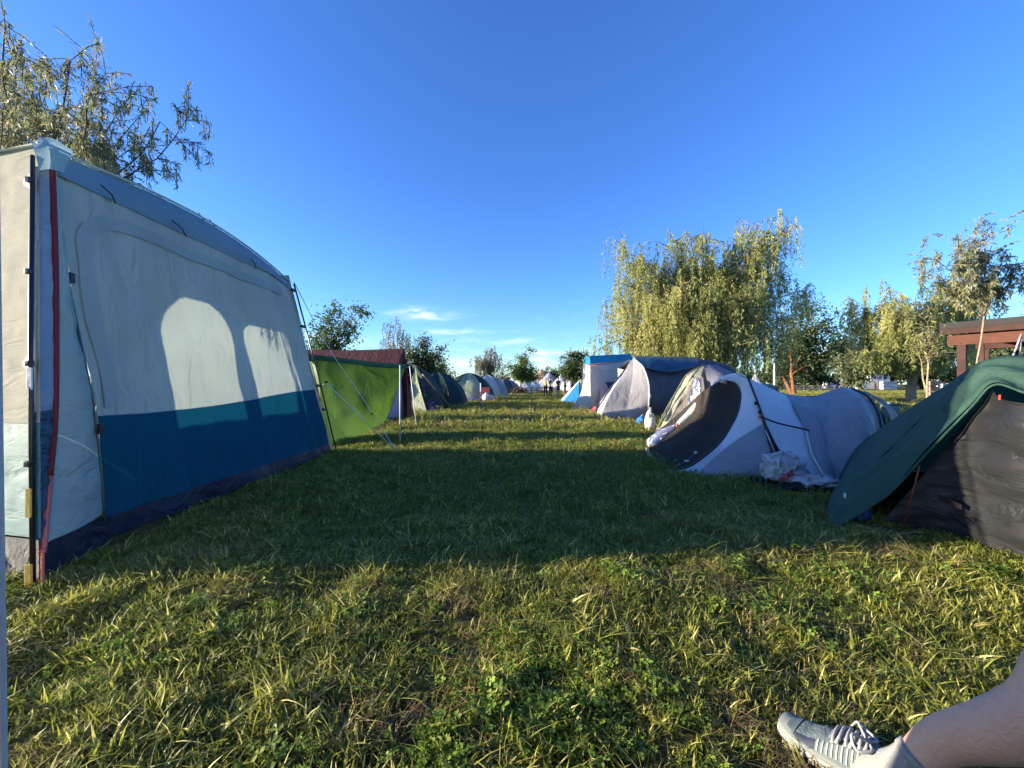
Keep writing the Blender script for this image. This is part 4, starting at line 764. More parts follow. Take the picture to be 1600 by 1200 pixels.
# ================================================================== buildings, shed, posts
red_wood = wood('red_wood', (.10, .036, .022)); dk_wood = wood('dark_wood', (.055, .024, .018)); felt = plain('roof_felt', (.03, .027, .028), .9); pale_wood = wood('pale_wood', (.42, .30, .22))
sh = thing('wooden_shelter', 'red brown timber shelter with flat dark roof at the right edge', 'shelter', (16.5, 14, 0))
s0, s1 = P(1487, 540, 14.2), P(1640, 524, 12.4)
dirv = (s1 - s0); dirv.z = 0; ang = math.atan2(dirv.y, dirv.x); L0 = dirv.length
def sbox(name, along, back, z, s, m, par=sh):
    c = V(s0.x, s0.y, 0) + V(math.cos(ang), math.sin(ang), 0) * along + V(-math.sin(ang), math.cos(ang), 0) * back; c.z = z
    return box(name, c, s, m, par, ang, .015)
zb = s0.z + .18
sbox('beam', L0 / 2 + .6, 0, zb, (L0 + 1.4, .16, .36), red_wood); rf = sbox('roof', L0 / 2 + .6, 1.9, zb + .52, (L0 + 1.7, 4.4, .22), felt); sbox('fascia', L0 / 2 + .6, -.26, zb + .42, (L0 + 1.7, .05, .42), dk_wood, rf)
for a in (.25, L0 + .9):
    for b in (.0, 3.6): sbox('post', a, b, (zb - .18) / 2, (.22, .20, zb - .18), dk_wood)
sbox('brace', .7, .05, zb - .9, (.12, .1, 1.4), dk_wood); sbox('beam', L0 / 2 + .6, 3.6, zb, (L0 + 1.2, .16, .3), dk_wood)
for k in range(7): sbox('rafter', .3 + k * (L0 + .4) / 6, 1.8, zb + .28, (.1, 4.0, .16), dk_wood)
for k in range(6): sbox('rear_slat', 2.2, 3.55, .3 + k * .22, (3.6, .04, .19), dk_wood)
rp_ = thing('rope_loop', 'pair of pale ropes hanging from the wooden shelter beam', 'rope', P(1590, 560, 11.6))
for dx in (-6, 4): tube('rope', [P(1596, 522, 12.6), P(1589 + dx, 556, 12.4)], .025, offw, rp_, 6)
pl = thing('pallet_stack', 'stack of pinkish boards leaning by the wooden shelter post', 'boards', V(16.9, 14.9, 0))
for k in range(6): box('board', V(15.9, 14.6, .12 + k * .20), (.75, .05, .17), pale_wood, pl, .2, .008)
def post(label, px, y0, y1, r, m, cat='post'):
    b = G(px, y1); t = thing('post', label, cat, b); zt = P(px, y0, b.y).z
    box('shaft', b + V(0, 0, zt / 2), (r * 2, r * 2, zt), m, t, .2, .02); box('cap', b + V(0, 0, zt + .012), (r * 2.3, r * 2.3, .03), m, t, .2, .01); return t
wp = plain('white_paint', (.72, .72, .70), .6)
post('short thick white post on the lawn left of the wooden shelter', 1471, 601, 646, .095, wp)
post('slim tall white post in front of the dark tree', 1210.5, 568, 620, .075, wp)
castle = thing('toy_castle', 'small white castle shaped play house with battlements on the far lawn', 'playhouse', G(1372, 608.5))
cy = G(1372, 608.5).y; cw = plain('castle_white', (.72, .72, .74), .7); win_m = plain('castle_window', (.12, .04, .04), .6); ux = cy / F
def cbox(name, x0, x1, y0, y1, dep, m, par=castle, off=0):
    a, b = P(x0, y0, cy), P(x1, y1, cy); return box(name, V((a.x + b.x) / 2, cy + dep / 2 + off, (a.z + b.z) / 2), (abs(b.x - a.x), dep, abs(a.z - b.z)), m, par, 0, .03)
keep_ = cbox('keep', 1361, 1391, 584, 608, 3.5, cw)
for k in range(5): cbox('merlon', 1361 + k * 6.4, 1365 + k * 6.4, 580.5, 584, .6, cw, keep_, -.03)
for k in range(3): cbox('window', 1364.5 + k * 8.5, 1368.5 + k * 8.5, 588, 592, .1, win_m, keep_, -.05)
cbox('wing', 1348, 1360.7, 594.5, 608, 3.0, cw); cbox('gatehouse', 1372, 1392.5, 596, 608.2, 1.0, plain('castle_grey', (.55, .57, .6), .7), castle, -1.2); cbox('door', 1366, 1369, 599, 608, .1, win_m, keep_, -.06)
kiosk = thing('kiosk', 'tiny white kiosk on the far lawn left of the toy castle', 'kiosk', G(1304, 607)); cy = G(1304, 607).y
cbox('walls', 1294, 1314, 592.5, 607, 3, cw, kiosk); cbox('roof', 1293, 1315, 590.5, 592.4, 3.4, plain('kiosk_roof', (.6, .52, .48), .7), kiosk, -.2); cbox('window', 1302, 1306, 594.5, 600, .1, win_m, kiosk, -.06); cbox('door', 1308, 1311, 596, 607, .1, win_m, kiosk, -.06)
fn = thing('rail_fence', 'low pale rail fence across the far lawn by the dark tree', 'fence', G(1270, 612)); fy = G(1270, 612).y
for k in range(8): box('fence_post', V((1232 + k * 12 - 800) / F * fy, fy, .45), (.14, .14, .9), pale_wood, fn)
for z in (.42, .80): box('rail', V((1274 - 800) / F * fy, fy - .09, z), (88 / F * fy, .05, .10), pale_wood, fn)
fn = thing('rail_fence', 'low brown rail fence at the end of the grass lane', 'fence', G(838, 615)); fy = G(838, 615).y
for k in range(7): box('fence_post', V((815 + k * 8 - 800) / F * fy, fy, .38), (.12, .12, .76), wood('brown_wood', (.14, .085, .05)), fn)
for z in (.35, .65): box('rail', V((839 - 800) / F * fy, fy - .08, z), (50 / F * fy, .05, .09), wood('brown_wood', (.14, .085, .05)), fn)
bb = thing('litter_bin', 'small grey green bin on the lawn behind the pop-up tent', 'bin', G(1391, 662)); b0 = G(1391, 662)
tube('drum', [b0, b0 + V(0, 0, .45), b0 + V(0, 0, .52)], [.17, .20, .20], plain('bin_green', (.10, .16, .15), .5), bb, 16); tube('rim', [b0 + V(0, 0, .52), b0 + V(0, 0, .56)], [.215, .215], plain('bin_rim', (.05, .07, .07)), bb, 16); tube('liner', [b0 + V(-.12, -.05, .45), b0 + V(-.13, -.05, .60)], [.10, .09], fabric('bin_liner', (.35, .5, .55), .3, .4, .6, 9), bb, 10)
tt = thing('ridge_tent', 'small teal tent peeping over the pop-up tent ridge', 'tent', G(1206, 640)); q = G(1206, 640)
loft('roof_slope', [[P(1190, 598, q.y), P(1212, 602, q.y + .8)], [G(1180, 645), G(1218, 640)]], fabric('teal_tent', (.03, .13, .17), .25, .5, .3, 4), tt, 10, 8, wr=.02); loft('roof_slope', [[P(1190, 598, q.y), P(1212, 602, q.y + .8)], [G(1195, 632), G(1230, 632)]], fabric('teal_tent', (.03, .13, .17), .25, .5, .3, 4), tt, 10, 8, wr=.02)
bell('bell_tent', 'white tent peak showing above the pop-up tent hoop', G(1180, 630), .75, 1.75, .5, [canvas_w])

# ================================================================== people
def skin_body(name, joints, edges, mat, parent, sub=2):
    me = bpy.data.meshes.new(name); me.from_pydata([tuple(j[0]) for j in joints], edges, []); me.update(); me.materials.append(mat)
    o = bpy.data.objects.new(name, me); COL.objects.link(o); attach(o, parent)
    md = o.modifiers.new('skin', 'SKIN'); md.use_smooth_shade = True
    if not me.skin_vertices: raise RuntimeError('skin layer')
    for i, j in enumerate(joints):
        me.skin_vertices[0].data[i].radius = (j[1], j[1] if len(j) < 3 else j[2]); me.skin_vertices[0].data[i].use_root = (i == 0)
    s = o.modifiers.new('sub', 'SUBSURF'); s.levels = sub; s.render_levels = sub; return o
skin_m = fabric('skin', (.50, .27, .18), 0, .55, .15, 30, spec=.35, dirt=.12); hair_b = plain('dark_hair', (.03, .02, .015), .6); hair_y = plain('fair_hair', (.45, .33, .15), .6)
def person(label, foot, h, rz, top, leg, hair, arm=0.0, shorts=False):
    t = thing('person', label, 'person', foot); M = Matrix.Rotation(rz, 3, 'Z'); k = h / 1.75
    J = lambda x, y, z: Vector(foot) + M @ (V(x, y, z) * k)
    sw = .10
    body = [(J(0, 0, .95), .13 * k, .10 * k), (J(0, 0, 1.15), .12 * k, .09 * k), (J(0, 0, 1.38), .15 * k, .095 * k), (J(0, 0, 1.50), .055 * k), (J(0, .01, 1.62), .085 * k, .095 * k), (J(0, .01, 1.70), .075 * k, .085 * k),
            (J(.18, 0, 1.42), .05 * k), (J(.24, .02, 1.15), .042 * k), (J(.25, .08 + arm, .92 + arm), .033 * k), (J(.255, .1 + arm, .83 + arm), .036 * k, .02 * k),
            (J(-.18, 0, 1.42), .05 * k), (J(-.24, .02, 1.15), .042 * k), (J(-.25, .06, .92), .033 * k), (J(-.255, .08, .83), .036 * k, .02 * k),
            (J(.09, 0, .88), .085 * k), (J(.10, sw * .6, .50), .06 * k), (J(.11, sw * .2, .09), .04 * k), (J(.12, sw * .2 + .15, .035), .035 * k),
            (J(-.09, 0, .88), .085 * k), (J(-.10, 0, .50), .06 * k), (J(-.11, -sw, .09), .04 * k), (J(-.12, -sw + .15, .035), .035 * k)]
    ed = [(0, 1), (1, 2), (2, 3), (3, 4), (4, 5), (2, 6), (6, 7), (7, 8), (8, 9), (2, 10), (10, 11), (11, 12), (12, 13), (0, 14), (14, 15), (15, 16), (16, 17), (0, 18), (18, 19), (19, 20), (20, 21)]
    skin_body('body', body, ed, skin_m, t, 1)
    g = .018 * k
    sh_ = [(body[i][0], body[i][1] + g, (body[i][2] if len(body[i]) > 2 else body[i][1]) + g) for i in (0, 1, 2)] + [(body[6][0], .068 * k), (body[6][0].lerp(body[7][0], .6), .06 * k), (body[10][0], .068 * k), (body[10][0].lerp(body[11][0], .6), .06 * k)]
    skin_body('shirt', sh_, [(0, 1), (1, 2), (2, 3), (3, 4), (2, 5), (5, 6)], top, t, 1)
    e = .48 if shorts else .95
    def lp(a, b, f): return body[a][0].lerp(body[b][0], f)
    tr = [(J(0, 0, .96), .15 * k, .12 * k), (body[14][0], .10 * k), (body[18][0], .10 * k)]
    if shorts: tr += [(lp(14, 15, .8), .085 * k), (lp(18, 19, .8), .085 * k)]; te = [(0, 1), (0, 2), (1, 3), (2, 4)]
    else: tr += [(body[15][0], .075 * k), (body[19][0], .075 * k), (lp(15, 16, .95), .055 * k), (lp(19, 20, .95), .055 * k)]; te = [(0, 1), (0, 2), (1, 3), (2, 4), (3, 5), (4, 6)]
    skin_body('shorts' if shorts else 'trousers', tr, te, leg, t, 1)
    blob('hair', J(0, -.025, 1.685), (.098 * k, .105 * k, .10 * k), hair, t, .15, 4, 3, sub=2, flat=False)
    return t
cl = lambda n, c: fabric(n, c, 0, .8, .3, 12)
person('person in a yellow top and dark trousers walking at the far end', G(852.5, 620), 1.62, R(150), cl('yellow_top', (.55, .52, .12)), cl('charcoal', (.03, .03, .04)), hair_y)
person('person in a white top and black trousers beside the yellow top', G(859.5, 621), 1.66, R(200), cl('white_top', (.65, .65, .68)), cl('black_trousers', (.012, .012, .015)), hair_b, .05)
person('person in a dark vest and shorts with bare legs', G(872, 620.5), 1.68, R(30), cl('dark_vest', (.03, .02, .025)), cl('dark_shorts', (.03, .03, .05)), hair_b, .1, True)
person('person in a dark red top standing behind the blue flap', G(883, 617), 1.78, R(90), cl('dark_red_top', (.14, .03, .03)), cl('grey_trousers', (.14, .12, .12)), hair_b)
person('person in a pale pink shirt closest to the white frame tent', G(895, 616.5), 1.75, R(220), cl('pale_shirt', (.55, .46, .45)), cl('tan_shorts', (.30, .22, .16)), hair_b, .1, True)

# the photographer's outstretched leg
shin_skin = fabric('leg_skin', (.72, .45, .31), 0, .55, .25, 55, spec=.4, dirt=.22)
ank = V(.985, 1.005, .092); knee = V(1.25, .85, .535); hip = V(1.05, .42, .52)
pr = thing('person', 'bare leg of the photographer stretched into the bottom right corner, in a grey trainer', 'person', (1.04, 1.1, 0))
toe_d = V(-.57, .82, 0).normalized(); side_d = V(-toe_d.y, toe_d.x, 0); heel = V(1.0, 1.01, 0)
ax = (knee - ank)
lp = [ank + V(-.05, .05, -.06), ank + V(-.02, .02, -.03), ank, ank + ax * .12, ank + ax * .3, ank + ax * .5 + V(.006, -.03, -.01), ank + ax * .68 + V(.008, -.045, -.01), ank + ax * .85 + V(0, -.02, 0), knee, knee.lerp(hip, .12) + V(0, 0, .03), knee.lerp(hip, .4) + V(0, 0, .03), knee.lerp(hip, .75) + V(0, 0, .02), hip, hip + V(-.1, -.1, 0)]
lr = [.03, .035, .037, .037, .047, .060, .065, .060, .062, .064, .072, .082, .09, .08]
tube('leg', cr(lp, 60), [r.x for r in cr([V(r, 0, 0) for r in lr], 60)], shin_skin, pr, 28)
# shorts over the thigh
tube('shorts', cr([knee.lerp(hip, .42) + V(0, 0, .03), knee.lerp(hip, .75) + V(0, 0, .02), hip, hip + V(-.12, -.12, 0)], 16), [.088 + .02 * i / 15 for i in range(16)], cl('shorts_cloth', (.05, .06, .09)), pr, 20)
sock_m = fabric('sock_knit', (.30, .30, .285), 0, .9, .35, 140, spec=.1, dirt=.2)
sk_p = [ank + V(-.045, .042, -.055), ank + V(-.018, .016, -.015), ank + ax * .06, ank + ax * .15]
tube('sock', cr(sk_p, 14), [.034, .038, .042, .045, .047, .0465, .046, .0455, .045, .0445, .044, .0435, .0435, .042], sock_m, pr, 24); tube('sock_cuff', cr([ank + ax * .125, ank + ax * .16], 4), .0455, sock_m, pr, 24)
# trainer: lofted upper over a lugged sole
grey_k = fabric('trainer_knit', (.12, .155, .16), 0, .8, .3, 60, spec=.2); sole_m = plain('sole_rubber', (.32, .32, .27), .6, var=.2); foam = plain('midsole_grey', (.17, .19, .185), .6); lace_m = plain('lace', (.30, .31, .32), .8); toe_shade_m = plain('toe_shade_navy', (.02, .03, .06), .7)
LEN = .32
def foot_pt(s, w, z): return heel + toe_d * (s * LEN - .055) + side_d * w + V(0, 0, z + .012)
def hw(s): return (.033 + .014 * math.sin(min(1, s * 1.15) * math.pi * .5) + .008 * math.sin(max(0, s - .3) / .7 * math.pi)) * (1 if s < .78 else math.sqrt(max(0.02, 1 - ((s - .78) / .235) ** 2))) * (1 if s > .12 else math.sqrt(max(.05, 1 - ((.12 - s) / .135) ** 2)))
def mid_off(s): return -.012 * math.sin(s * math.pi)
def top_h(s):
    pts = [(0, .092), (.1, .105), (.25, .100), (.38, .104), (.5, .092), (.65, .070), (.8, .052), (.92, .042), (1, .030)]
    for (a, b), (c, d) in zip(pts, pts[1:]):
        if a <= s <= c: f = (s - a) / (c - a); f = f * f * (3 - 2 * f); return b + (d - b) * f
    return .03
def trainer_upper(s0, s1, a0, a1, off, ns, na):
    vs = []
    for i in range(ns):
        s = s0 + (s1 - s0) * i / (ns - 1)
        for k in range(na):
            a = a0 + (a1 - a0) * k / (na - 1); c, sn = math.cos(a), math.sin(a)
            w = hw(s) * (abs(c) ** .75) * (1 if c >= 0 else -1); z = .030 + (top_h(s) - .030) * abs(sn) ** .8
            nrm = V(0, 0, 0) + side_d * c + V(0, 0, 1) * sn
            vs.append(foot_pt(s, w + mid_off(s), z) + nrm * off)
    return vs, [(i * na + k, i * na + k + 1, (i + 1) * na + k + 1, (i + 1) * na + k) for i in range(ns - 1) for k in range(na - 1)]
tr_ = thing('trainer', 'grey knit trainer with white laces and pale lugged sole on the foot', 'shoe', heel)
attach_to = tr_
vs, fs = trainer_upper(.30, 1.0, 0, math.pi, 0, 40, 26); upper = mk('upper', vs, fs, grey_k, tr_)
vs, fs = trainer_upper(.0, .30, 0, R(62), 0, 14, 12); mk('heel_side', vs, fs, grey_k, tr_); vs, fs = trainer_upper(.0, .30, R(118), math.pi, 0, 14, 12); mk('heel_side', vs, fs, grey_k, tr_)
vs, fs = trainer_upper(.0, .045, R(40), R(140), -.002, 5, 16); mk('heel_tab', vs, fs, grey_k, tr_)
vs, fs = trainer_upper(.86, 1.0, 0, math.pi, .0025, 12, 26); mk('toe_cap', vs, fs, plain('toe_grey', (.10, .135, .14), .7), tr_)
vs, fs = trainer_upper(.70, .85, R(8), R(50), .0012, 10, 10); mk('toe_shade', vs, fs, toe_shade_m, tr_)  # navy area paints the shadow on the far side of the toe
for k in range(9):                       # raised knit stripes on the camera side
    s = .40 + k * .034; vs, fs = trainer_upper(s, s + .014, R(122) - k * R(2), R(172), .0022, 4, 10); mk('stripe', vs, fs, lace_m, upper)
    vs, fs = trainer_upper(s, s + .012, R(10), R(52), .0022, 4, 8); mk('stripe', vs, fs, lace_m, upper)
def sole(z0, z1, grow, mat, name):
    o = []
    for k in range(48):
        a = 2 * math.pi * k / 48; s = .5 + .5 * math.cos(a) * 1.0; w = (hw(min(max(s, .005), .995)) + grow) * (1 if math.sin(a) >= 0 else -1) * min(1, abs(math.sin(a)) * 6)
        o.append((s, w))
    vs = [foot_pt(s + (grow / LEN) * (2 * s - 1), w + mid_off(s), z0 + (.010 if s > .85 else 0) * (s - .85) / .15) for s, w in o] + [foot_pt(s + (grow * 1.2 / LEN) * (2 * s - 1), w * 1.02 + mid_off(s), (z0 + z1) / 2 + (.012 if s > .85 else 0) * (s - .85) / .15) for s, w in o] + [foot_pt(s + (grow * .7 / LEN) * (2 * s - 1), w * .98 + mid_off(s), z1 + (.010 if s > .85 else 0) * (s - .85) / .15) for s, w in o]
    n = 48; fs = [(r * n + i, r * n + (i + 1) % n, (r + 1) * n + (i + 1) % n, (r + 1) * n + i) for r in (0, 1) for i in range(n)] + [tuple(range(2 * n, 3 * n))]
    return mk(name, vs, fs, mat, tr_)
sole(.006, .022, .006, sole_m, 'outsole'); sole(.021, .036, .004, foam, 'midsole')
for k in range(13):
    s = .06 + k * .072
    for sg in (-1, 1): box('lug', foot_pt(s, sg * (hw(s) + .005) + mid_off(s), .006), (.014, .012, .014), sole_m, tr_, math.atan2(toe_d.y, toe_d.x), .002)
vs, fs = trainer_upper(.26, .62, R(68), R(112), .006, 16, 8); tongue = mk('tongue', vs, fs, plain('tongue_grey', (.20, .21, .22), .8), tr_)
for k in range(6):
    s = .36 + k * .045; sg = 1 if k % 2 else -1
    pts = [trainer_upper(s + d, s + d + .01, R(a), R(a) + .01, .011, 2, 2)[0][0] for a, d in ((50, -.01 * sg), (75, -.003), (105, .003), (130, .01 * sg))]
    tube('lace', cr(pts, 10), .0042, lace_m, tr_, 6)
b0_ = foot_pt(.36, .0, .118)
for sg, l in ((1, .055), (-1, .045)):
    tube('lace_bow', cr([b0_, b0_ + side_d * sg * l * .6 + toe_d * .025 + V(0, 0, .018), b0_ + side_d * sg * l + toe_d * .01 + V(0, 0, -.002), b0_ + side_d * sg * l * .5 - toe_d * .015 + V(0, 0, .0), b0_], 18), .0038, lace_m, tr_, 6)
tube('lace_end', cr([b0_, b0_ - side_d * .03 + toe_d * .015 + V(0, 0, .012), b0_ - side_d * .05 + toe_d * .035 + V(0, 0, .004), b0_ - side_d * .062 + toe_d * .05 + V(0, 0, -.025)], 12), .003, lace_m, tr_, 6)
cpts = [trainer_upper(s, s + .01, R(a), R(a) + .01, .002, 2, 2)[0][0] for s, a in ((.30, 68), (.22, 63), (.12, 60), (.05, 62), (.02, 90), (.05, 118), (.12, 120), (.22, 117), (.30, 112))]
tube('collar', cr(cpts, 30), .007, plain('collar_grey', (.14, .145, .16), .8), tr_, 8)
tube('pull_loop', cr([trainer_upper(s, s + .01, R(62), R(62) + .01, .01, 2, 2)[0][0] + V(0, 0, .012 * math.sin(s * 10)) for s in (.02, .1, .2, .3, .36)], 14), .005, lace_m, tr_, 6)

# ================================================================== small things in the camp
cb_m = fabric('clear_plastic', (.72, .76, .80), .35, .25, 1.3, 9, spec=.7, crease=1.2); red_print = plain('red_print', (.55, .02, .04), .6)
cb = thing('plastic_bag', 'crumpled white carrier bag with red lettering beside the pop-up tent', 'bag', G(1225, 757))
bc = P(1224, 731, 4.16); blob('bag_body', bc, (.235, .16, .17), cb_m, cb, .32, 5, 2, .1, 4); blob('bag_tail', P(1268, 752, 4.02) + V(0, 0, .0), (.27, .15, .075), cb_m, cb, .40, 6, 5, -.3, 4)
tube('bag_handle', cr([P(1205, 716, 4.05), P(1214, 708, 4.0), P(1232, 709, 4.0), P(1246, 722, 4.0), P(1240, 733, 3.99)], 16), .014, cb_m, cb, 6)
fc = bpy.data.curves.new('lettering', 'FONT'); fc.body = 'ROKS'; fc.size = .075; fc.extrude = .002; fc.offset = .002; fc.shear = .2; fc.align_x = 'CENTER'
fo = bpy.data.objects.new('lettering', fc); COL.objects.link(fo); fme = bpy.data.meshes.new_from_object(fo); bpy.data.objects.remove(fo)
fme.materials.clear(); fme.materials.append(red_print); fme.transform(Matrix.Translation(P(1232, 748, 3.96)) @ Matrix.Rotation(R(10), 4, 'Z') @ Matrix.Rotation(R(68), 4, 'X') @ Matrix.Rotation(R(22), 4, 'Z'))
fo = bpy.data.objects.new('lettering', fme); COL.objects.link(fo); attach(fo, cb)
for i, (x, y, lab, d) in enumerate(((1184, 762, 'left black sandal on the grass under the pop-up tent edge', .25), (1202, 766, 'right black sandal on the grass under the pop-up tent edge', .05))):
    s_ = thing('sandal', lab, 'sandal', G(x, y)); g = G(x, y); vs = []
    M = Matrix.Rotation(d + R(120), 3, 'Z')
    o_ = [V((.13 + .0 * k) * math.cos(a), (.048 + .008 * math.cos(a)) * math.sin(a), 0) for k, a in enumerate([2 * math.pi * j / 24 for j in range(24)])]
    vs = [g + M @ p + V(0, 0, .03) for p in o_] + [g + M @ p + V(0, 0, .055) for p in o_]
    mk('sole', vs, [(j, (j + 1) % 24, 24 + (j + 1) % 24, 24 + j) for j in range(24)] + [tuple(range(24, 48))], black, s_, False)
    for f in (.02, .07): tube('strap', cr([g + M @ V(f, -.052, .04), g + M @ V(f - .005, 0, .115), g + M @ V(f, .052, .04)], 10), .012, black, s_, 6)
jk = thing('jacket', 'dark crumpled jacket lying under the carrier bag', 'jacket', G(1275, 772)); blob('cloth', G(1262, 769) + V(0, 0, .04), (.26, .10, .06), cl('jacket_black', (.018, .018, .028)), jk, .5, 6, 8, -.1, 4); blob('sleeve', G(1305, 766) + V(0, 0, .03), (.16, .07, .045), cl('jacket_black', (.018, .018, .028)), jk, .5, 6, 9, .5, 3)
sb = thing('snack_bag', 'teal and yellow printed bag inside the mouth of the green tent', 'bag', G(1365, 822))
c_ = G(1363, 824); blob('bag_body', c_ + V(0, .1, .085), (.085, .06, .10), fabric('teal_print', (.02, .16, .22), .1, .3, .8, 12, spec=.6), sb, .25, 5, 4, .2, 3); blob('bag_top', c_ + V(.07, .1, .17), (.06, .04, .04), fabric('yellow_print', (.45, .42, .04), .1, .35, .8, 12), sb, .3, 5, 6, .1, 3); blob('bag_label', c_ + V(-.005, .055, .075), (.035, .025, .045), plain('label_blue', (.02, .05, .25)), sb, .1, 5, 7, .1, 2)
bt_ = thing('water_bottle', 'clear plastic water bottle standing by the grey dome tent', 'bottle', G(1014, 672)); q = G(1014, 672)
tube('bottle', cr([q, q + V(0, 0, .02), q + V(0, 0, .22), q + V(0, 0, .30), q + V(0, 0, .36)], 16), [.05, .055, .055, .053, .055, .055, .053, .055, .055, .055, .053, .05, .042, .03, .02, .018], fabric('pet', (.72, .76, .74), .45, .15, .3, 14, spec=.8), bt_, 14); tube('cap', [q + V(0, 0, .35), q + V(0, 0, .385)], [.022, .022], wp, bt_, 10)
cs = thing('plastic_bag', 'whitish knotted sack next to the water bottle', 'bag', G(1017, 674)); blob('sack', G(1018, 675) + V(0, .1, .22), (.12, .10, .26), fabric('sack_white', (.62, .62, .52), .3, .4, 1.0, 8), cs, .25, 5, 11, 0, 4); tube('knot', [G(1018, 675) + V(0, .1, .42), G(1018, 675) + V(.01, .1, .56)], [.05, .025], fabric('sack_white', (.6, .6, .5), .3), cs, 8)
bl = thing('blue_bag', 'bright blue round bag on the grass in front of the vestibule tent', 'bag', G(1003, 668)); blob('bag_body', G(1003, 668) + V(0, 0, .13), (.15, .14, .15), fabric('bag_blue', (.03, .17, .50), .1, .4, .7, 8), bl, .22, 5, 12, 0, 3); tube('drawstring', cr([G(1003, 668) + V(-.03, -.02, .27), G(1003, 668) + V(0, -.03, .34), G(1003, 668) + V(.04, -.02, .27)], 8), .008, offw, bl, 5)
rc = thing('red_cloth', 'crumpled red cloth at the foot of the vestibule tent door', 'cloth', G(927, 648)); loft('cloth', [[G(919, 646) + V(0, 0, .03), G(930, 645) + V(0, 0, .28)], [G(921, 648) + V(0, 0, .12), G(932, 648) + V(0, 0, .20)], [G(920, 650) + V(0, 0, .02), G(931, 651) + V(0, 0, .02)]], cl('red_cloth_m', (.38, .04, .07)), rc, 16, 12, wr=.08)
mt = thing('air_mattress', 'purple blue air mattress lying in front of the cream panelled dome', 'mattress', G(733, 630)); m0 = G(733, 629)
for k in range(5): tube('air_tube', [m0 + V(-.85, k * .17 - .3, .13), m0 + V(-.6, k * .17 - .3, .15), m0 + V(.55, k * .17 - .3, .15), m0 + V(.75, k * .17 - .3, .13)], [.07, .12, .12, .07], cl('purple_flock', (.12, .10, .38)), mt, 10)
ch = thing('camp_chair', 'red folding camp chair on the left row by a thin pole', 'chair', G(757, 629)); q = G(757, 629); cfm = plain('chair_tube', (.25, .07, .06), .5)
loft('seat', [[q + V(-.25, -.2, .42), q + V(.25, -.2, .42)], [q + V(-.25, .2, .38), q + V(.25, .2, .38)]], cl('chair_red', (.35, .07, .06)), ch, 8, 6, wr=.01); loft('backrest', [[q + V(-.27, .2, .45), q + V(.27, .2, .45)], [q + V(-.27, .3, .9), q + V(.27, .3, .9)]], cl('chair_red', (.35, .07, .06)), ch, 8, 6, wr=.01)
for (a, b) in (((-.27, -.25, 0), (.27, -.2, .45)), ((.27, -.25, 0), (-.27, -.2, .45)), ((-.27, .28, 0), (-.27, .3, .92)), ((.27, .28, 0), (.27, .3, .92))): tube('leg', [q + V(*a), q + V(*b)], .016, cfm, ch, 6)
for sx_ in (-.28, .28): tube('armrest', [q + V(sx_, -.25, .62), q + V(sx_, .27, .64)], .02, cfm, ch, 6)
q = G(751, 632); lp_ = thing('tarp_pole', 'thin pale pole standing left of the red camp chair', 'pole', q); tube('pole', [q + V(0, 0, -.05), q + V(0, 0, 1.15)], .03, white_pole, lp_, 6); tube('pole_tip', [q + V(0, 0, 1.15), q + V(0, 0, 1.2)], .012, black, lp_, 6)
bd = thing('laundry_bundle', 'white and pink laundry bundle on the grass by the camp chair', 'laundry', G(765, 628)); blob('cloth', G(763, 629) + V(0, 0, .22), (.35, .3, .28), cl('laundry_pink', (.55, .42, .46)), bd, .45, 5, 14, 0, 3); blob('white_cloth', G(759, 629.5) + V(0, 0, .32), (.18, .18, .26), cl('laundry_white', (.68, .68, .70)), bd, .4, 5, 15, 0, 3)
sr = thing('shrub', 'low reddish brown shrub at the end of the left row', 'shrub', G(810, 617)); q = G(810, 617)
tubes('stems', [([q, q + V(random.gauss(0, .35), random.gauss(0, .3), random.uniform(.3, .7))], [.025, .008]) for _ in range(14)], bark, sr, 5)
n_ = 1500; a_ = np.random.normal(size=(n_, 3)) * np.array([.40, .35, .16]) + np.array(tuple(q + V(0, 0, .38))); a_[:, 2] = np.maximum(a_[:, 2], .04)
leaf_mesh('crown', a_, np.random.normal(size=(n_, 3)), .14, .06, foliage('brown_leaves', (.045, .025, .018), (.11, .06, .04), None, .2), sr, np.random.rand(n_))

# ================================================================== grass
def in_poly(x, y, poly):
    c = False; n = len(poly)
    for i in range(n):
        x1, y1 = poly[i]; x2, y2 = poly[(i + 1) % n]
        if (y1 > y) != (y2 > y) and x < (x2 - x1) * (y - y1) / (y2 - y1) + x1: c = not c
    return c
KEEP_OUT = [[(-2.62, 2.2), (-2.80, 6.0), (-6.0, 6.1), (-5.9, 2.05)], [(-3.45, 9.9), (-3.1, 12.1), (-6.2, 12.2), (-6.2, 9.8)], [(2.1, 6.3), (2.05, 4.95), (2.5, 4.55), (2.95, 4.5), (3.4, 4.2), (4.0, 4.6), (5.2, 5.2), (6.0, 6.8), (3.2, 7.1)],
            [(3.15, 2.95), (3.25, 1.3), (6.4, 1.6), (6.4, 3.0), (5.4, 4.9), (3.7, 4.8), (3.0, 3.7)], [(2.75, 11.9), (4.1, 11.8), (7.6, 12.7), (7.3, 15.6), (4.2, 15.5)], [(3.4, 9.0), (4.2, 8.7), (5.0, 8.5), (6.9, 11), (3.8, 10.9)],
            [(3.0, 16.2), (5.0, 15.0), (5.6, 20.4), (3.9, 20.8)], [(-3.6, 14.9), (-2.7, 16.3), (-4.4, 18), (-7, 17.5), (-7, 15.5)]]
CIRC = [(-3.75, 19.6, 1.5), (-2.75, 25.2, 1.6), (-2.15, 33, 1.7), (-1.05, 42, 1.7)]
def blocked(x, y):
    for p in KEEP_OUT:
        if in_poly(x, y, p): return True
    for (a, b, r) in CIRC:
        if (x - a) ** 2 + (y - b) ** 2 < r * r: return True
    s = (V(x, y, 0) - heel)
    f = s.dot(toe_d) / LEN; w = s.dot(side_d)
    return -.22 < f < .84 and abs(w) < .055
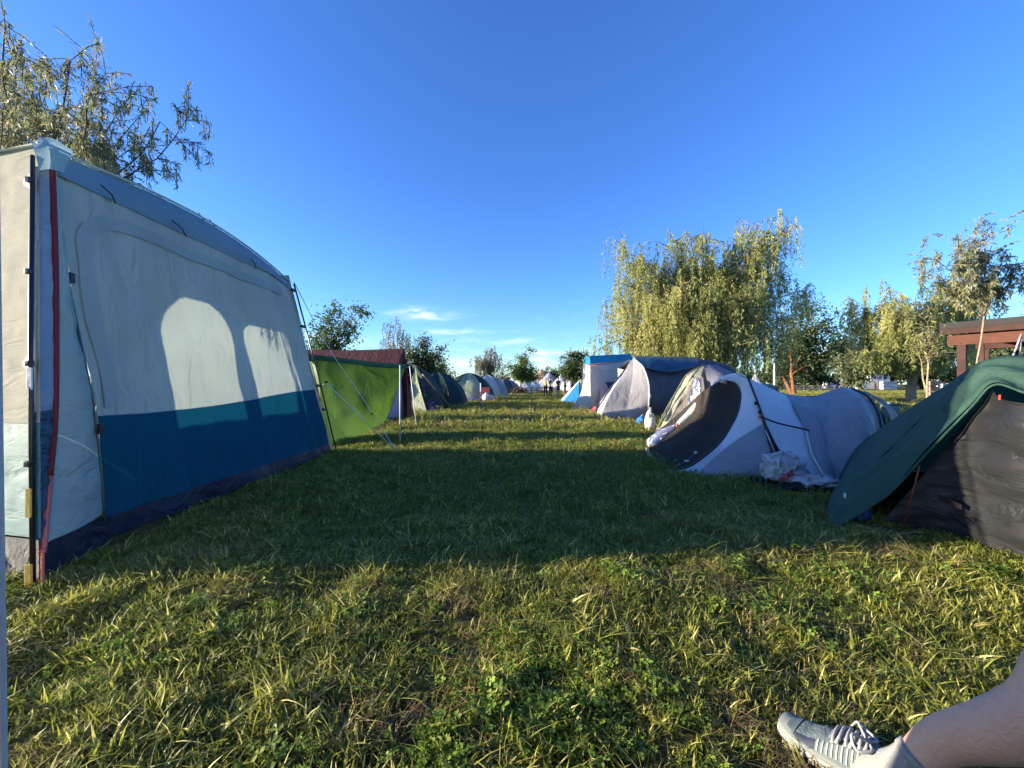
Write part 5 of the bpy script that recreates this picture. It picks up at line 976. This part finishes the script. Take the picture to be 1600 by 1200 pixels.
grass_m = foliage('grass_blades', (.085, .115, .020), (.36, .37, .065), (.66, .58, .22), .42, .5, .3)
straw_m = foliage('straw', (.20, .14, .06), (.38, .28, .14), (.5, .4, .22), .3, .7, .2)
clover_m = foliage('clover', (.075, .145, .018), (.19, .28, .036), (.27, .35, .06), .4, .55, .3)
def blades(name, n, rad, hgt, wid, lean, mat, seed, flat=0.0, z0=0.0):
    rnd = random.Random(seed); vs, fs, tn = [], [], []
    for _ in range(n):
        a = rnd.uniform(0, 6.283); r = rad * math.sqrt(rnd.random()); b = V(r * math.cos(a), r * math.sin(a), z0 - .004)
        th = rnd.uniform(0, 6.283); d = V(math.cos(th), math.sin(th), 0); sd = V(-d.y, d.x, 0); h = hgt * rnd.uniform(.45, 1.25); w = wid * rnd.uniform(.6, 1.3); le = lean * rnd.uniform(.2, 1.4)
        tw = rnd.uniform(-.6, .6); t = min(1, max(0, rnd.gauss(.45, .32))); o = len(vs)
        for k in range(4):
            f = k / 3; z = h * (f * (1 - flat) - .35 * le * f * f * (1 - flat)) + flat * .012 * math.sin(f * 3) ; p = b + d * (le * h * f ** 1.6 + flat * h * f) + V(0, 0, max(z, .002))
            s2 = (sd * math.cos(tw * f) + V(0, 0, 1) * math.sin(tw * f) * .6 + d * math.sin(tw * f) * .6) * w * (1 - f ** 1.8) * .5
            if k < 3: vs += [p + s2, p - s2]; tn += [t, t]
            else: vs.append(p); tn.append(min(1, t + .15))
        fs += [(o, o + 1, o + 3, o + 2), (o + 2, o + 3, o + 5, o + 4), (o + 4, o + 5, o + 6)]
    return vs, fs, tn
def clover(name, n, rad, hgt, size, seed):
    rnd = random.Random(seed); vs, fs, tn = [], [], []
    for _ in range(n):
        a = rnd.uniform(0, 6.283); r = rad * math.sqrt(rnd.random()); h = hgt * rnd.uniform(.5, 1.2); c = V(r * math.cos(a), r * math.sin(a), h); t = rnd.random(); o = len(vs)
        tl = V(rnd.uniform(-.5, .5), rnd.uniform(-.5, .5), 1).normalized(); e1 = tl.orthogonal().normalized(); e2 = tl.cross(e1); ph = rnd.uniform(0, 6)
        vs += [c * .9 + V(.001, 0, -h * .9), c * .9 + V(-.001, 0, -h * .9), c]; tn += [t * .5] * 3; fs.append((o, o + 1, o + 2))
        for q in range(3):
            o = len(vs); an = ph + q * 2.094; d = e1 * math.cos(an) + e2 * math.sin(an); s = tl.cross(d); sz = size * rnd.uniform(.7, 1.2)
            vs += [c, c + d * sz * .5 + s * sz * .42 + tl * sz * .1, c + d * sz * .95 + s * sz * .28, c + d * sz * .88, c + d * sz * .95 - s * sz * .28, c + d * sz * .5 - s * sz * .42 + tl * sz * .1]; tn += [t] * 6; fs.append((o, o + 1, o + 2, o + 3)); fs.append((o, o + 3, o + 4, o + 5))
    return vs, fs, tn
def clump_obj(name, data, mat, col):
    vs, fs, tn = data; me = bpy.data.meshes.new(name); me.from_pydata([tuple(v) for v in vs], [], fs); me.update(); me.materials.append(mat)
    at = me.attributes.new('tint', 'FLOAT', 'POINT'); at.data.foreach_set('value', tn); o = bpy.data.objects.new(name, me); col.objects.link(o); return o
def scatter(name, label, cat, pts, rots, scl, idx, col):
    me = bpy.data.meshes.new(name); me.from_pydata([tuple(p) for p in pts], [], [])
    me.attributes.new('rot', 'FLOAT_VECTOR', 'POINT').data.foreach_set('vector', np.asarray(rots, np.float32).ravel())
    me.attributes.new('scl', 'FLOAT', 'POINT').data.foreach_set('value', np.asarray(scl, np.float32)); me.attributes.new('idx', 'INT', 'POINT').data.foreach_set('value', np.asarray(idx, np.int32))
    o = bpy.data.objects.new(name, me); COL.objects.link(o); tag(o, label, cat, None, 'stuff')
    ng = bpy.data.node_groups.new(name, 'GeometryNodeTree'); ng.interface.new_socket('Geometry', in_out='INPUT', socket_type='NodeSocketGeometry'); ng.interface.new_socket('Geometry', in_out='OUTPUT', socket_type='NodeSocketGeometry')
    N = ng.nodes.new; Lk = ng.links.new; gi, go = N('NodeGroupInput'), N('NodeGroupOutput'); ip = N('GeometryNodeInstanceOnPoints'); ci = N('GeometryNodeCollectionInfo')
    ci.inputs['Collection'].default_value = col; ci.inputs['Separate Children'].default_value = True; ci.inputs['Reset Children'].default_value = True; ip.inputs['Pick Instance'].default_value = True
    def na(n, ty): a = N('GeometryNodeInputNamedAttribute'); a.data_type = ty; a.inputs['Name'].default_value = n; return a.outputs['Attribute']
    er = N('FunctionNodeEulerToRotation'); Lk(na('rot', 'FLOAT_VECTOR'), er.inputs[0])
    Lk(gi.outputs[0], ip.inputs['Points']); Lk(ci.outputs[0], ip.inputs['Instance']); Lk(na('idx', 'INT'), ip.inputs['Instance Index']); Lk(er.outputs[0], ip.inputs['Rotation']); Lk(na('scl', 'FLOAT'), ip.inputs['Scale']); Lk(ip.outputs[0], go.inputs[0])
    md = o.modifiers.new('scatter', 'NODES'); md.node_group = ng; return o
def make_points(n, y0, y1, half, seed, weights, dens_pow=1.0, smin=.75, smax=1.25, xr=None, yr=None, zup=0.0, tilt=.25):
    """half(y) gives half width in metres; weights(x, y) -> list of shares per clump kind"""
    rnd = random.Random(seed); pts, rots, scl, idx = [], [], [], []; k = 0
    while len(pts) < n and k < n * 6:
        k += 1; y = y0 + (y1 - y0) * rnd.random() ** dens_pow; a, b = half(y); x = rnd.uniform(a, b)
        if rnd.random() > (b - a) / max(1e-6, half(y1)[1] - half(y1)[0]): continue
        if blocked(x, y): continue
        w = weights(x, y, rnd); s = sum(w); r = rnd.random() * s; i = 0
        while r > w[i] and i < len(w) - 1: r -= w[i]; i += 1
        pts.append((x, y, (ground_z(x, y) if abs(x) < 12 and y < 15 else 0) + zup)); rots.append((rnd.gauss(0, tilt), rnd.gauss(0, tilt), rnd.uniform(0, 6.283))); scl.append(rnd.uniform(smin, smax) * (1 + .45 * noise.noise(V(x * 1.3, y * 1.3, 2)) + .55 * noise.noise(V(x * 4.5, y * 4.5, 6)))); idx.append(i)
    return pts, rots, scl, idx
near_c = bpy.data.collections.new('near_clumps')
# kinds sort by name: a short, b long, c clover, d dry, e straw lying flat, f tall stalk
for i in range(3): clump_obj('a_short_%d' % i, blades('a', 26, .050, .044, .0068, 1.05, None, 10 + i), grass_m, near_c)
for i in range(2): clump_obj('b_long_%d' % i, blades('b', 11, .035, .072, .0075, .85, None, 20 + i), grass_m, near_c)
for i in range(2): clump_obj('c_clover_%d' % i, clover('c', 12, .06, .035, .015, 30 + i), clover_m, near_c)
clump_obj('d_dry_0', blades('d', 16, .05, .06, .003, 1.1, None, 40), straw_m, near_c)
clump_obj('e_flat_0', blades('e', 12, .06, .09, .003, .3, None, 41, flat=.92, z0=.02), straw_m, near_c)
clump_obj('f_stalk_0', blades('f', 2, .02, .17, .0035, .35, None, 42), grass_m, near_c)
clump_obj('g_mown_0', blades('g', 14, .06, .10, .0045, .4, None, 43, flat=.85, z0=.025), grass_m, near_c)
def w_near(x, y, rnd):
    n1 = noise.noise(V(x * 1.1, y * 1.1, 0)); n2 = noise.noise(V(x * 2.2 + 30, y * 2.2, 5)); n3 = noise.noise(V(x * 1.7, y * 1.7 + 20, 9))
    dry = max(0, n2 - .18) * 5 + (2.5 if math.hypot(x + .42, (y - 1.28) * 1.5) < .16 else 0) + (1.2 if x > 1.5 and y > 2.3 else 0) * max(0, n3 + .2); clv = max(0, n1 + .05) * (1.1 if x < .4 else .7)
    g = 1.0 - min(.8, dry * .25)
    return [g, g, g, .55 * g, .55 * g, clv, clv, .15 + dry, .12 + dry * .8, .04, .25]
hw_ = lambda y: (-1.42 * y - .12, 1.42 * y + .12)
scatter('grass', 'sunlit rough grass with clover and straw in the foreground', 'grass', *make_points(19500, .72, 3.4, hw_, 1, w_near, .75, .6, 1.15), near_c)
mid_c = bpy.data.collections.new('mid_clumps')
for i in range(3): clump_obj('a_mid_%d' % i, blades('a', 60, .14, .055, .0062, .9, None, 50 + i), grass_m, mid_c)
clump_obj('b_mid_0', clover('b', 22, .13, .04, .02, 53), clover_m, mid_c); clump_obj('c_mid_dry', blades('c', 30, .13, .055, .005, 1.2, None, 54), straw_m, mid_c); clump_obj('d_mid_long', blades('d', 14, .08, .10, .006, .6, None, 55), grass_m, mid_c)
def w_mid(x, y, rnd):
    n2 = noise.noise(V(x * .8 + 30, y * .8, 5)); dry = max(0, n2) * 2 + (1.3 if 5.4 < y < 7.2 and x > .5 else 0)
    return [1, 1, 1, .5, .22 + dry, .4]
scatter('grass', 'mown grass of the lane between the tents, mostly in shade', 'grass', *make_points(20000, 3.3, 9.5, lambda y: (max(-1.4 * y, -3.2), min(1.4 * y, 4.2)), 2, w_mid, .9, .7, 1.2), mid_c)
far_c = bpy.data.collections.new('far_clumps')
for i in range(2): clump_obj('a_far_%d' % i, blades('a', 70, .30, .075, .012, .8, None, 60 + i), grass_m, far_c)
clump_obj('b_far_dry', blades('b', 60, .30, .07, .012, .9, None, 62), straw_m, far_c)
w_far = lambda x, y, rnd: [1, 1, .45 + max(0, noise.noise(V(x * .5, y * .5, 7))) * 1.5]
scatter('grass', 'grass at the far end of the lane, striped with light', 'grass', *make_points(11000, 9.3, 45, lambda y: (-4.2, 4.6), 3, w_far, 1.4, .8, 1.4), far_c)
scatter('grass', 'open lawn with long tree shadows beyond the right row of tents', 'grass', *make_points(9000, 8, 60, lambda y: (5.5, 1.35 * y + 4), 4, w_far, .8, 1.0, 1.9), far_c)
